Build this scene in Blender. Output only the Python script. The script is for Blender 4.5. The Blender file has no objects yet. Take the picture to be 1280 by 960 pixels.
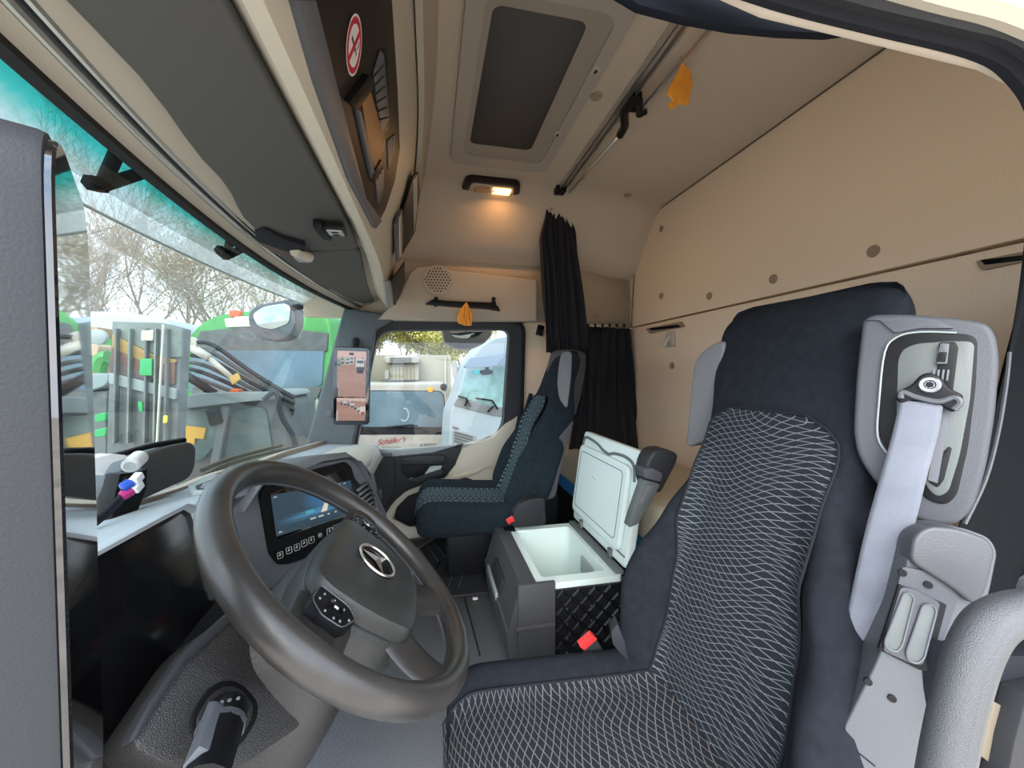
import bpy, bmesh, math, random
from mathutils import Vector, Matrix
random.seed(7)
D = bpy.data
SC = bpy.context.scene
COL = SC.collection
V = Vector
# ------------------------------------------------------------------ camera
FPX = 490.0
YAW, PIT = math.radians(11.8), math.radians(-1.62)
CAM = V((0, 0, .88))
FW = V((math.sin(YAW)*math.cos(PIT), math.cos(YAW)*math.cos(PIT), math.sin(PIT)))
RT = V((math.cos(YAW), -math.sin(YAW), 0))
UP = RT.cross(FW)
cd = D.cameras.new('camera'); cam = D.objects.new('camera', cd); COL.objects.link(cam)
cd.sensor_width = 36; cd.lens = 36*FPX/1280; cd.clip_start = .01; cd.clip_end = 300
cam.matrix_world = Matrix.Translation(CAM) @ Matrix((RT, UP, -FW)).transposed().to_4x4()
SC.camera = cam
# ------------------------------------------------------------------ sky, sun, exposure
W = D.worlds.new('sky'); SC.world = W; W.use_nodes = True
nt = W.node_tree; nt.nodes.clear()
o_ = nt.nodes.new('ShaderNodeOutputWorld'); b_ = nt.nodes.new('ShaderNodeBackground')
tc = nt.nodes.new('ShaderNodeTexCoord'); nz = nt.nodes.new('ShaderNodeTexNoise'); rp = nt.nodes.new('ShaderNodeValToRGB')
nz.inputs['Scale'].default_value = 2.6; nz.inputs['Detail'].default_value = 6
rp.color_ramp.elements[0].position = .38; rp.color_ramp.elements[0].color = (.50, .68, .92, 1)
rp.color_ramp.elements[1].position = .62; rp.color_ramp.elements[1].color = (.92, .95, 1, 1)
nt.links.new(tc.outputs['Generated'], nz.inputs['Vector']); nt.links.new(nz.outputs['Fac'], rp.inputs['Fac'])
nt.links.new(rp.outputs['Color'], b_.inputs['Color']); b_.inputs['Strength'].default_value = 2.3
nt.links.new(b_.outputs[0], o_.inputs[0])
sd = D.lights.new('sun', 'SUN'); so = D.objects.new('sun', sd); COL.objects.link(so)
sd.energy = 2.6; sd.angle = math.radians(50); sd.color = (1, .95, .87)
so.rotation_euler = V((.45, 1.0, -.75)).to_track_quat('-Z', 'Y').to_euler()
SC.view_settings.view_transform = 'Standard'; SC.view_settings.look = 'None'
SC.view_settings.gamma = 1; SC.view_settings.use_curve_mapping = False
SC.view_settings.exposure = 1.3

# ------------------------------------------------------------------ helpers
def ray(u, v): return FW + RT*((u-640)/FPX) - UP*((v-480)/FPX)
def on(u, v, pt, n):                      # where the sight line of a pixel meets a real plane
    d = ray(u, v); n = V(n); return CAM + d*(((V(pt)-CAM).dot(n))/d.dot(n))
def atY(u, v, y): return on(u, v, (0, y, 0), (0, 1, 0))
def atX(u, v, x): return on(u, v, (x, 0, 0), (1, 0, 0))
def atZ(u, v, z): return on(u, v, (0, 0, z), (0, 0, 1))
def sm(a, b, x):
    t = max(0, min(1, (x-a)/(b-a))); return t*t*(3-2*t)
def interp(x, pts):
    if x <= pts[0][0]: return pts[0][1]
    for (a, p), (b, q) in zip(pts, pts[1:]):
        if x <= b:
            t = (x-a)/(b-a); t = t*t*(3-2*t); return p+(q-p)*t
    return pts[-1][1]

def mat(name, col, rough=.6, metal=0, var=.0, vs=30, bump=0, bs=300, spec=.5, coat=0):
    m = D.materials.new(name); m.use_nodes = True; n = m.node_tree; b = n.nodes['Principled BSDF']
    b.inputs['Roughness'].default_value = rough; b.inputs['Metallic'].default_value = metal
    b.inputs['Base Color'].default_value = (*col, 1); b.inputs['Specular IOR Level'].default_value = spec
    b.inputs['Coat Weight'].default_value = coat
    t = n.nodes.new('ShaderNodeTexCoord')
    if var:
        z = n.nodes.new('ShaderNodeTexNoise'); z.inputs['Scale'].default_value = vs; z.inputs['Detail'].default_value = 5
        r = n.nodes.new('ShaderNodeValToRGB')
        r.color_ramp.elements[0].position = .3; r.color_ramp.elements[1].position = .7
        r.color_ramp.elements[0].color = (*[c*(1-var) for c in col], 1); r.color_ramp.elements[1].color = (*[min(1, c*(1+var)) for c in col], 1)
        n.links.new(t.outputs['Object'], z.inputs['Vector']); n.links.new(z.outputs['Fac'], r.inputs['Fac']); n.links.new(r.outputs['Color'], b.inputs['Base Color'])
    if bump:
        z2 = n.nodes.new('ShaderNodeTexNoise'); z2.inputs['Scale'].default_value = bs; z2.inputs['Detail'].default_value = 3
        bp = n.nodes.new('ShaderNodeBump'); bp.inputs['Strength'].default_value = bump; bp.inputs['Distance'].default_value = .002
        n.links.new(t.outputs['Object'], z2.inputs['Vector']); n.links.new(z2.outputs['Fac'], bp.inputs['Height']); n.links.new(bp.outputs['Normal'], b.inputs['Normal'])
    return m
def glassmat(name, tint, refl=.06, rough=0):
    m = D.materials.new(name); m.use_nodes = True; n = m.node_tree; n.nodes.clear()
    o = n.nodes.new('ShaderNodeOutputMaterial'); mx = n.nodes.new('ShaderNodeMixShader'); tr = n.nodes.new('ShaderNodeBsdfTransparent'); gl = n.nodes.new('ShaderNodeBsdfGlossy')
    lw = n.nodes.new('ShaderNodeLayerWeight'); lw.inputs[0].default_value = .5
    pw = n.nodes.new('ShaderNodeMath'); pw.operation = 'POWER'; pw.inputs[1].default_value = 4.0; n.links.new(lw.outputs['Facing'], pw.inputs[0])
    fr = n.nodes.new('ShaderNodeMath'); fr.operation = 'MULTIPLY_ADD'; fr.inputs[1].default_value = .8; fr.inputs[2].default_value = refl*.6; n.links.new(pw.outputs[0], fr.inputs[0])
    tr.inputs[0].default_value = (*tint, 1); gl.inputs['Roughness'].default_value = rough
    n.links.new(fr.outputs[0], mx.inputs[0]); n.links.new(tr.outputs[0], mx.inputs[1]); n.links.new(gl.outputs[0], mx.inputs[2]); n.links.new(mx.outputs[0], o.inputs[0])
    return m
def emit(name, col, s):
    m = D.materials.new(name); m.use_nodes = True; n = m.node_tree; n.nodes.clear()
    o = n.nodes.new('ShaderNodeOutputMaterial'); e = n.nodes.new('ShaderNodeEmission'); e.inputs[0].default_value = (*col, 1); e.inputs[1].default_value = s
    n.links.new(e.outputs[0], o.inputs[0]); return m
def artmat(name, s=None):                 # colours per face: printed (s None) or lit screen
    m = D.materials.new(name); m.use_nodes = True; n = m.node_tree
    a = n.nodes.new('ShaderNodeAttribute'); a.attribute_name = 'ink'; b = n.nodes['Principled BSDF']
    if s is None:
        n.links.new(a.outputs['Color'], b.inputs['Base Color']); b.inputs['Roughness'].default_value = .5
    else:
        b.inputs['Base Color'].default_value = (.01, .01, .01, 1); b.inputs['Roughness'].default_value = .15
        n.links.new(a.outputs['Color'], b.inputs['Emission Color']); b.inputs['Emission Strength'].default_value = s
    return m
def wovenmat(name, base, line, fA=62, fB=62, amp=.010, lw=.10, kU=16, rough=.95, slopeA=.42, slopeB=-.30):
    m = D.materials.new(name); m.use_nodes = True; n = m.node_tree; b = n.nodes['Principled BSDF']; L = n.links.new
    uv = n.nodes.new('ShaderNodeUVMap'); sx = n.nodes.new('ShaderNodeSeparateXYZ'); L(uv.outputs[0], sx.inputs[0])
    nz = n.nodes.new('ShaderNodeTexNoise'); nz.inputs['Scale'].default_value = 7; nz.inputs['Detail'].default_value = 1; L(uv.outputs[0], nz.inputs['Vector'])
    def math_(op, a, bb=None, c=None):
        q = n.nodes.new('ShaderNodeMath'); q.operation = op
        for i, x in enumerate((a, bb, c)):
            if x is None: continue
            if isinstance(x, (int, float)): q.inputs[i].default_value = x
            else: L(x, q.inputs[i])
        return q.outputs[0]
    def fam(freq, slope, ph, k):
        s = math_('SINE', math_('MULTIPLY_ADD', sx.outputs[0], k, ph))
        t = math_('MULTIPLY_ADD', s, amp, sx.outputs[1])
        t = math_('MULTIPLY_ADD', sx.outputs[0], slope, t)
        t = math_('MULTIPLY_ADD', nz.outputs['Fac'], .05, t)
        t = math_('MULTIPLY', t, freq)
        f = math_('ABSOLUTE', math_('SUBTRACT', math_('FRACT', t), .5))
        return math_('LESS_THAN', f, lw/2)
    a = fam(fA, slopeA, 0, kU); c = fam(fB, slopeB, 1.7, kU*1.3)
    mxv = math_('MAXIMUM', a, c)
    mx = n.nodes.new('ShaderNodeMix'); mx.data_type = 'RGBA'; L(mxv, mx.inputs['Factor'])
    mx.inputs['A'].default_value = (*base, 1); mx.inputs['B'].default_value = (*line, 1)
    L(mx.outputs['Result'], b.inputs['Base Color']); b.inputs['Roughness'].default_value = rough
    b.inputs['Specular IOR Level'].default_value = .2
    bp = n.nodes.new('ShaderNodeBump'); bp.inputs['Strength'].default_value = .4; bp.inputs['Distance'].default_value = .001; L(mxv, bp.inputs['Height']); L(bp.outputs[0], b.inputs['Normal'])
    return m

def thing(name, label, cat, loc=(0, 0, 0), group=None, kind=None):
    o = D.objects.new(name, None); COL.objects.link(o); o.location = loc; o.empty_display_size = .05
    if label: o['label'] = label
    if cat: o['category'] = cat
    if group: o['group'] = group
    if kind: o['kind'] = kind
    return o
def wloc(o):
    p = V((0, 0, 0))
    while o is not None: p += V(o.location); o = o.parent
    return p
def obj(name, bm, m, parent=None, smooth=True, label=None, cat=None, group=None, kind=None, sub=0, angle=38):
    me = D.meshes.new(name)
    bmesh.ops.recalc_face_normals(bm, faces=bm.faces[:])
    if parent is not None:
        bmesh.ops.translate(bm, verts=bm.verts[:], vec=-wloc(parent))
    bm.to_mesh(me); bm.free()
    for mm in (m if isinstance(m, (list, tuple)) else [m]): me.materials.append(mm)
    o = D.objects.new(name, me); COL.objects.link(o)
    if parent is not None: o.parent = parent
    if smooth:
        for p in me.polygons: p.use_smooth = True
        if angle < 180:
            me.update()
            es = {}
            for p in me.polygons:
                for k in p.edge_keys: es.setdefault(k, []).append(p.normal.copy())
            sh = me.attributes.new('sharp_edge', 'BOOLEAN', 'EDGE'); ca = math.cos(math.radians(angle))
            for e in me.edges:
                ns = es.get(e.key, [])
                if len(ns) == 2 and ns[0].dot(ns[1]) < ca: sh.data[e.index].value = True
    if sub:
        md = o.modifiers.new('s', 'SUBSURF'); md.levels = sub; md.render_levels = sub
    if label: o['label'] = label
    if cat: o['category'] = cat
    if group: o['group'] = group
    if kind: o['kind'] = kind
    return o
def B(): return bmesh.new()
def bevel(bm, w, seg=2, ang=30):
    es = [e for e in bm.edges if len(e.link_faces) == 2 and e.calc_face_angle(0) > math.radians(ang)]
    if es and w > 0: bmesh.ops.bevel(bm, geom=es, offset=w, segments=seg, affect='EDGES', profile=.6, clamp_overlap=True)
def box(bm, c, s, bev=0, rot=None, seg=2):
    t = bmesh.new(); bmesh.ops.create_cube(t, size=1)
    bmesh.ops.scale(t, vec=s, verts=t.verts[:])
    if bev: bevel(t, bev, seg)
    M = Matrix.Translation(c) @ (rot.to_4x4() if rot else Matrix.Identity(4))
    bmesh.ops.transform(t, matrix=M, verts=t.verts[:]); join(bm, t); return bm
def join(bm, t):
    me = D.meshes.new('tmp'); t.to_mesh(me); t.free(); bm.from_mesh(me); D.meshes.remove(me)
def prism(bm, pts, ext, bev=0, seg=2):
    """closed outline of 3D points extruded by ext"""
    t = bmesh.new(); a = [t.verts.new(p) for p in pts]; b = [t.verts.new(V(p)+V(ext)) for p in pts]
    t.faces.new(a); t.faces.new(b[::-1]); n = len(pts)
    for i in range(n): t.faces.new((a[i], b[i], b[(i+1) % n], a[(i+1) % n]))
    bmesh.ops.recalc_face_normals(t, faces=t.faces[:])
    if bev: bevel(t, bev, seg, 40)
    join(bm, t); return bm
def roundpoly(pts, r, n=5):
    """round the corners of an outline of 2D/3D points"""
    out = []; N = len(pts); pts = [V(p) for p in pts]
    for i in range(N):
        p, a, b = pts[i], pts[i-1], pts[(i+1) % N]
        rr = r[i] if isinstance(r, (list, tuple)) else r
        if rr <= 0: out.append(p); continue
        da, db = (a-p), (b-p); l = min(rr, da.length*.48, db.length*.48)
        s, e = p+da.normalized()*l, p+db.normalized()*l
        for k in range(n+1):
            t = k/n; out.append(s*(1-t)**2 + p*2*t*(1-t) + e*t*t)
    return out
def smoothpath(pts, n=6, closed=False):
    pts = [V(p) for p in pts]; out = []; N = len(pts)
    for i in range(N if closed else N-1):
        g = lambda k: pts[k % N] if closed else pts[max(0, min(N-1, k))]
        p0, p1, p2, p3 = g(i-1), g(i), g(i+1), g(i+2)
        for k in range(n):
            t = k/n
            out.append(.5*((2*p1)+(p2-p0)*t+(2*p0-5*p1+4*p2-p3)*t*t+(3*p1-p0-3*p2+p3)*t**3))
    if not closed: out.append(pts[-1])
    return out
def tube(bm, path, r, n=8, closed=False, caps=True):
    path = [V(p) for p in path]; N = len(path); rings = []; up = None
    for i, p in enumerate(path):
        a = path[i-1] if (i > 0 or closed) else p; b = path[(i+1) % N] if (i < N-1 or closed) else p
        t = (b-a).normalized()
        if up is None:
            up = V((0, 0, 1)) if abs(t.z) < .9 else V((1, 0, 0))
        s = t.cross(up).normalized(); up = s.cross(t).normalized()
        rr = r[i] if isinstance(r, (list, tuple)) else r
        rings.append([bm.verts.new(p + (s*math.cos(k*2*math.pi/n)+up*math.sin(k*2*math.pi/n))*rr) for k in range(n)])
    for i in range(N if closed else N-1):
        A, Bq = rings[i], rings[(i+1) % N]
        for k in range(n): bm.faces.new((A[k], A[(k+1) % n], Bq[(k+1) % n], Bq[k]))
    if caps and not closed: bm.faces.new(rings[0][::-1]); bm.faces.new(rings[-1])
    return bm
def loft(bm, rings, closed=True, caps=True):
    vs = [[bm.verts.new(p) for p in r] for r in rings]
    for a, b in zip(vs, vs[1:]):
        n = len(a)
        for k in range(n if closed else n-1):
            bm.faces.new((a[k], a[(k+1) % n], b[(k+1) % n], b[k]))
    if caps and closed:
        bm.faces.new(vs[0][::-1]); bm.faces.new(vs[-1])
    return bm
def grid(bm, f, nu, nv, uvf=None):
    vs = [[bm.verts.new(f(i/nu, j/nv)) for j in range(nv+1)] for i in range(nu+1)]
    ul = bm.loops.layers.uv.new('UVMap') if uvf else None
    for i in range(nu):
        for j in range(nv):
            fc = bm.faces.new((vs[i][j], vs[i+1][j], vs[i+1][j+1], vs[i][j+1]))
            if ul:
                for lp, (a, b) in zip(fc.loops, ((i, j), (i+1, j), (i+1, j+1), (i, j+1))): lp[ul].uv = uvf(a/nu, b/nv)
    return bm
def lathe(bm, c, axis, prof, n=20):
    axis = V(axis).normalized(); s = axis.orthogonal().normalized(); t = axis.cross(s)
    rings = [[V(c)+axis*h+(s*math.cos(k*2*math.pi/n)+t*math.sin(k*2*math.pi/n))*max(r, 1e-5) for k in range(n)] for r, h in prof]
    return loft(bm, rings)
def cyl(bm, a, b, r, n=16, r2=None):
    a, b = V(a), V(b); h = (b-a).length
    return lathe(bm, a, b-a, [(r, 0), (r if r2 is None else r2, h)], n)
def panel(name, px, pt, nrm, th, m, parent, rnd=0, bev=.002, seg=0, **k):
    """outline read as pixels on a real plane, given real thickness away from the camera side"""
    nrm = V(nrm).normalized()
    if nrm.dot(CAM-V(pt)) < 0: nrm = -nrm
    pts = [on(u, v, pt, nrm) for u, v in px]
    if rnd: pts = roundpoly(pts, rnd)
    bm = B(); prism(bm, pts, -nrm*th, bev, seg or (4 if bev > .009 else 2))
    return obj(name, bm, m, parent, **k)
def ink(name, shapes, O, ex, ey, m, parent, lift=.0004, flat=0, **kw):
    """flat print: polygons (list of 2D points, colour) on a plane, later ones on top"""
    bm = B(); nrm = V(ex).cross(V(ey)).normalized(); cols = []
    for k, (poly, c) in enumerate(shapes):
        vs = [bm.verts.new(V(O)+V(ex)*x+V(ey)*y+nrm*(lift+.00001*max(0, k-flat))) for x, y in poly]
        bm.faces.new(vs); cols.append(c)
    me = D.meshes.new(name)
    if parent is not None: bmesh.ops.translate(bm, verts=bm.verts[:], vec=-wloc(parent))
    bm.to_mesh(me); bm.free(); me.materials.append(m)
    at = me.attributes.new('ink', 'FLOAT_COLOR', 'FACE')
    for i, c in enumerate(cols): at.data[i].color = (*c, 1)
    o = D.objects.new(name, me); COL.objects.link(o)
    if parent is not None: o.parent = parent
    for a, b in kw.items(): o[a] = b
    return o
def rect(x0, y0, x1, y1): return [(x0, y0), (x1, y0), (x1, y1), (x0, y1)]
def disc(cx, cy, r, n=20, ry=None): return [(cx+r*math.cos(k*2*math.pi/n), cy+(ry or r)*math.sin(k*2*math.pi/n)) for k in range(n)]
def text(name, s, O, ex, ey, size, m, parent, shear=0, th=.0005, bold=0):
    cu = D.curves.new(name, 'FONT'); cu.body = s; cu.size = 1; cu.shear = shear; cu.extrude = 0; cu.offset = bold
    t = D.objects.new(name+'_tmp', cu); COL.objects.link(t); bpy.context.view_layer.update()
    me = D.meshes.new_from_object(t); D.objects.remove(t); D.curves.remove(cu)
    ex, ey = V(ex).normalized(), V(ey).normalized(); nz_ = ex.cross(ey)
    base = V(O) - (wloc(parent) if parent else V((0, 0, 0)))
    for v in me.vertices: v.co = base + ex*(v.co.x*size) + ey*(v.co.y*size) + nz_*th
    me.materials.append(m); o = D.objects.new(name, me); COL.objects.link(o)
    if parent: o.parent = parent
    return o

# ------------------------------------------------------------------ materials
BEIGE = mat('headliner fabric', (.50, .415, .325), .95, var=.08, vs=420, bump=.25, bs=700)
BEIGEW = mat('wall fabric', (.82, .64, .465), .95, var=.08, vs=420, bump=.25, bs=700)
CREAM = mat('cream plastic', (.52, .465, .375), .5, bump=.1, bs=900)
CREAMD = mat('cream moulding', (.44, .38, .31), .6, bump=.1, bs=900)
SLATE = mat('slate plastic', (.10, .105, .12), .45, bump=.15, bs=900)
VISOR = mat('visor vinyl', (.072, .070, .066), .75, bump=.2, bs=600)
DARK = mat('dark plastic', (.021, .0225, .026), .55, spec=.3, bump=.15, bs=700)
DARKG = mat('dark grained plastic', (.019, .018, .018), .33, bump=.5, bs=900)
BLACK = mat('black plastic', (.006, .006, .007), .45, spec=.2)
BROWNBLK = mat('brown black panel', (.016, .012, .0105), .45, spec=.3)
GLOSS = mat('glossy black panel', (.006, .006, .007), .12, spec=.25)
RUBBER = mat('black rubber', (.012, .013, .018), .75, bump=.2, spec=.2)
PLATE = mat('grey belt plate', (.085, .096, .093), .4, bump=.1, bs=500)
FLOORM = mat('floor rubber', (.115, .124, .134), .55, bump=.8, bs=260)
MATM = mat('floor mat', (.022, .023, .026), .6, bump=.4, bs=200)
DASH = mat('dash top vinyl', (.34, .37, .40), .6, bump=.4, bs=500)
DASHC = mat('cream dash pad', (.48, .46, .40), .6, bump=.2, bs=600)
TAN = mat('tan trim', (.36, .29, .21), .5)
STEER = mat('steering wheel leather', (.034, .031, .029), .31, var=.3, vs=14, bump=.12, bs=900)
STEERD = mat('steering hub plastic', (.026, .027, .026), .40, var=.12, vs=20, bump=.35, bs=700)
SEATB = mat('bolster fabric', (.013, .0155, .021), .97, spec=.15, var=.18, vs=60, bump=.25, bs=900)
SEATP = mat('passenger bolster fabric', (.014, .022, .028), .97, spec=.15, var=.18, vs=60, bump=.25, bs=900)
CAPM = mat('hip cap vinyl', (.05, .052, .06), .45, bump=.2, bs=600)
SEATG = mat('grey seat vinyl', (.14, .14, .145), .7, bump=.2, bs=500)
SHELL = mat('grey seat shell', (.062, .062, .070), .6, bump=.3, bs=500)
MODULE = mat('belt housing vinyl', (.062, .066, .076), .5, spec=.35, bump=.2, bs=500)
PALEG = mat('pale grey plastic', (.30, .33, .33), .38, bump=.1, bs=500)
MIDG = mat('mid grey plastic', (.072, .077, .086), .36, bump=.2, bs=600)
CURT = mat('black curtain cloth', (.010, .010, .014), .9, bump=.4, bs=500)
CURTR = mat('near curtain cloth', (.0075, .0085, .0105), .9, spec=.15, bump=.4, bs=300)
CHROME = mat('chrome', (.80, .79, .76), .32, 1)
ALU = mat('brushed aluminium', (.62, .60, .57), .35, .9)
STEEL = mat('steel', (.35, .35, .36), .3, .9)
ICEBOX = mat('white ice box plastic', (.72, .83, .80), .4)
ICEGREY = mat('grey gasket', (.13, .15, .15), .6)
BOXG = mat('cool box housing', (.055, .056, .062), .5, bump=.5, bs=500)
RED = mat('red button', (.62, .03, .03), .4)
BLUE = mat('blue strip', (.02, .20, .52), .6)
BLUEP = mat('blue connector', (.02, .09, .50), .4)
MAGP = mat('magenta connector', (.42, .02, .16), .4)
WHITEP = mat('white plastic', (.75, .76, .74), .4)
ORANGE = mat('orange card', (.85, .33, .03), .7, var=.12, vs=40)
MATTR = mat('bunk cover', (.50, .43, .33), .9, bump=.3, bs=200)
BELT = mat('grey seat belt webbing', (.135, .146, .178), .75, var=.15, vs=18, bump=.5, bs=1200)
INSERT = wovenmat('seat insert weave', (.013, .017, .023), (.155, .17, .185), fA=88, fB=82, slopeA=.30, slopeB=-.24, lw=.095)
INSERTC = wovenmat('seat cushion weave', (.015, .017, .022), (.14, .14, .145), fA=80, fB=76, amp=.006, slopeA=.38, slopeB=-.34, lw=.12)
INSERTP = wovenmat('passenger seat weave', (.014, .024, .031), (.12, .17, .19), fA=45, fB=45, amp=.016, slopeA=.1, slopeB=-.1, lw=.22, kU=60)
WGLASS = glassmat('windscreen glass', (.44, .50, .50))
SGLASS = glassmat('door glass', (.46, .475, .46))
SCREENG = mat('screen black glass', (.005, .005, .006), .03, spec=.8, coat=1)
PRINT = artmat('printed colours'); LIT = artmat('lit screen', .34)
WHITEINK = mat('white print', (.7, .72, .72), .6)
GREYINK = mat('grey print', (.25, .27, .27), .6)
REDINK = mat('red lettering', (.30, .008, .02), .6)
DARKINK = mat('dark lettering', (.06, .06, .07), .6)

Y0, Y1, YC, XB, ZC = .20, 2.15, 1.23, 1.17, 1.78
def bulge(y): return -.09*max(0, 1-((y-YC)/.92)**2)
# ================================================================== STRUCTURE
bm = B(); box(bm, (.25, 1.18, -.02), (1.95, 1.98, .04)); floor = obj('floor', bm, FLOORM, kind='structure')
bm = B(); box(bm, (.04, 1.80, .006), (.36, .56, .012), .004)
mt = obj('floor_mat', bm, MATM, label='black rubber floor mat with chevron ribs in front of the passenger seat', cat='floor mat')
for k in range(7):
    bm = B()
    for s in (-1, 1): tube(bm, [(-.10+.045*k, 1.80, .014), (-.10+.045*k-.06, 1.80+s*.22, .014)], .004, 5)
    obj('rib', bm, MATM, mt)
bm = B(); tube(bm, smoothpath([atZ(u, v, .012) for u, v in ((516, 690), (532, 680), (548, 670))], 3), .006, 6)
obj('sill_strip', bm, ALU, mt)
# plate joints on the floor beside the cool box
for pts in (((575, 726), (600, 820)), ((575, 726), (604, 722))):
    bm = B(); a, b = [atZ(u, v, .002) for u, v in pts]; tube(bm, [a, b], .0022, 5); obj('floor_joint', bm, BLACK, floor)
bm = B(); box(bm, atZ(594, 748, .004), (.02, .012, .006), .002); obj('floor_clip', bm, WHITEP, floor)

# ceiling: curved to both side walls
def ceil_prof(y):
    e = min(y-Y0, Y1-y); return ZC - .30*(1-sm(0, .34, e))**1.3 if e < .34 else ZC
bm = B()
ys = [Y0+(Y1-Y0)*i/40 for i in range(41)]; xs = [-.62+i*(XB+.62)/16 for i in range(17)]
def ceil_z(x, y): return ceil_prof(y) - .05*sm(.75, XB, x)
lo = [[bm.verts.new((x, y, ceil_z(x, y))) for y in ys] for x in xs]
hi = [[bm.verts.new((x, y, ceil_z(x, y)+.03)) for y in ys] for x in xs]
for i in range(16):
    for j in range(40):
        bm.faces.new((lo[i][j], lo[i][j+1], lo[i+1][j+1], lo[i+1][j])); bm.faces.new((hi[i][j], hi[i+1][j], hi[i+1][j+1], hi[i][j+1]))
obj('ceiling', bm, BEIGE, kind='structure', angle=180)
# back wall: upper and lower padded panels with a seam between them
wb = thing('wall_back', None, None, (XB, YC, 0), kind='structure')
bm = B(); box(bm, (XB+.02, YC-.02, 1.445), (.04, 2.0, .588), .006); obj('upper_panel', bm, BEIGEW, wb)
bm = B(); box(bm, (XB+.022, YC-.02, .57), (.04, 2.0, 1.148), .006); obj('lower_panel', bm, BEIGEW, wb)
bm = B(); box(bm, (XB+.05, YC-.02, .9), (.02, 2.04, 1.9)); obj('backing', bm, BEIGEW, wb)
JOINT = mat('lining joint', (.12, .095, .07), .9)
bm = B(); tube(bm, smoothpath([V((XB-.003, y, 1.727)) for y in (.25, .8, 1.4, 1.86)]+[V((XB-.003, 1.93, 1.715)), V((XB-.004, 2.03, 1.62)), V((XB-.004, 2.09, 1.54)), V((XB-.004, 2.11, 1.40)), V((XB-.004, 2.13, 1.15)), V((XB-.004, 2.13, .6))], 5), .0028, 5); obj('lining_joint', bm, JOINT, wb)
# right (passenger side) wall around the door opening
wr = thing('wall_right', None, None, (.3, Y1, 0), kind='structure')
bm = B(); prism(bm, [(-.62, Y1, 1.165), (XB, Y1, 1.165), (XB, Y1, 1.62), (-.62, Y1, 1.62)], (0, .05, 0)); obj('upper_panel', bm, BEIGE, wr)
bm = B(); prism(bm, [(.505, Y1, 0), (XB, Y1, 0), (XB, Y1, 1.165), (.505, Y1, 1.165)], (0, .05, 0)); obj('rear_panel', bm, BEIGEW, wr)
bm = B(); box(bm, (.62, Y1-.008, .17), (.26, .016, .34), .004); obj('shade_panel', bm, DARK, wr)  # added dark sheet, stands in for the shaded void behind the seat
# left (driver side) wall: rear panel, header over the open door
wl = thing('wall_left', None, None, (.5, Y0, 0), kind='structure')
bm = B(); prism(bm, [(.80, Y0, 0), (XB+.05, Y0, 0), (XB+.05, Y0, 1.6), (.80, Y0, 1.6)], (0, -.05, 0)); obj('rear_panel', bm, BEIGEW, wl)
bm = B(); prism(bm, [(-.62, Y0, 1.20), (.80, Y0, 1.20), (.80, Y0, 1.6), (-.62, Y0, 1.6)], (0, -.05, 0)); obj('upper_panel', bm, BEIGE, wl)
# driver's door opening: cream head, rubber seals
PD = (0, .13, 0); ND = (0, 1, 0)
dh = thing('trim_1', None, None, (.2, .13, 1.0), kind='structure')
panel('head_lining', [(800, -60), (960, 12), (1075, 40), (1235, 80), (1290, 108), (1330, 60), (1235, 56), (1110, 26), (990, -8), (860, -60)], PD, ND, .004, CREAMD, dh, bev=.001)
panel('dark_trim', [(740, -30), (800, 6), (860, 22), (920, 33), (980, 39), (1040, 41.5), (1068, 38), (1010, 24), (960, 12), (900, -4), (860, -30)], (0, .14, 0), ND, .004, mat('dark door trim', (.005, .006, .009), .9, spec=.08), dh, bev=.001)
bm = B(); tube(bm, smoothpath([atY(u, v, .125) for u, v in ((880, -50), (990, -12), (1110, 20), (1225, 50), (1275, 80), (1310, 140), (1320, 260))], 5), .0062, 8); obj('inner_seal', bm, RUBBER, dh)
bm = B(); tube(bm, smoothpath([atY(u, v, .115) for u, v in ((960, -50), (1080, -14), (1200, 16), (1270, 36), (1330, 80))], 5), .0058, 8); obj('outer_seal', bm, DARK, dh)
bm = B(); tube(bm, smoothpath([atY(u, v, .108) for u, v in ((1060, -50), (1180, -14), (1260, 8), (1340, 44))], 5), .006, 8); obj('door_frame_edge', bm, CREAM, dh)

# windscreen
def ws(y, z): return -.39 + bulge(y) - .25*(1.2-z)
bm = B()
def wsf(a, b):
    y = .26+1.86*a; z = .50+.82*b; return V((ws(y, z), y, z))
grid(bm, wsf, 30, 10); obj('window_1', bm, WGLASS, kind='structure', angle=180)
bm = B()
rings = [[(ws(y, z)+.004, y, z), (ws(y, z)+.02, y, z+.002), (ws(y, z)+.02, y, z+.10), (ws(y, z)+.004, y, z+.10)] for y, z in [(.2+1.96*i/30, 1.195) for i in range(31)]]
loft(bm, rings); obj('trim_2', bm, BLACK, kind='structure')

# overhead header + console -------------------------------------------------
oc = thing('overhead_console', 'cream and black overhead storage console above the windscreen', 'console', (-.25, YC, 1.2))
def fx(y): return bulge(y)+.02
def dxr(y): return -.055*sm(1.1, 2.15, y)
st = [.2+1.95*i/30 for i in range(31)]
def strip(name, f, m, parent=oc, **k):
    bm = B(); loft(bm, [f(y) for y in st]); return obj(name, bm, m, parent, **k)
strip('header_strip', lambda y: [(-.405+fx(y), y, 1.200), (-.372+fx(y), y, 1.214), (-.372+fx(y), y, 1.27), (-.405+fx(y), y, 1.27)], CREAMD)
for dx in (0, .016):
    bm = B(); tube(bm, [(-.368+dx+fx(y), y, 1.218+dx*.3) for y in st], .0045, 6); obj('blind_rail', bm, ALU, oc)
bm = B(); tube(bm, [(-.360+fx(y), y, 1.221) for y in st], .004, 6); obj('blind_slot', bm, DARK, oc)
strip('front_lining', lambda y: [(-.347+fx(y), y, 1.222), (-.195+dxr(y), y, 1.262), (-.195+dxr(y), y, 1.30), (-.347+fx(y), y, 1.30)], CREAMD)
FP = V((-.145, 0, 1.215)); FN = V((1, 0, -.257)).normalized()
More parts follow.
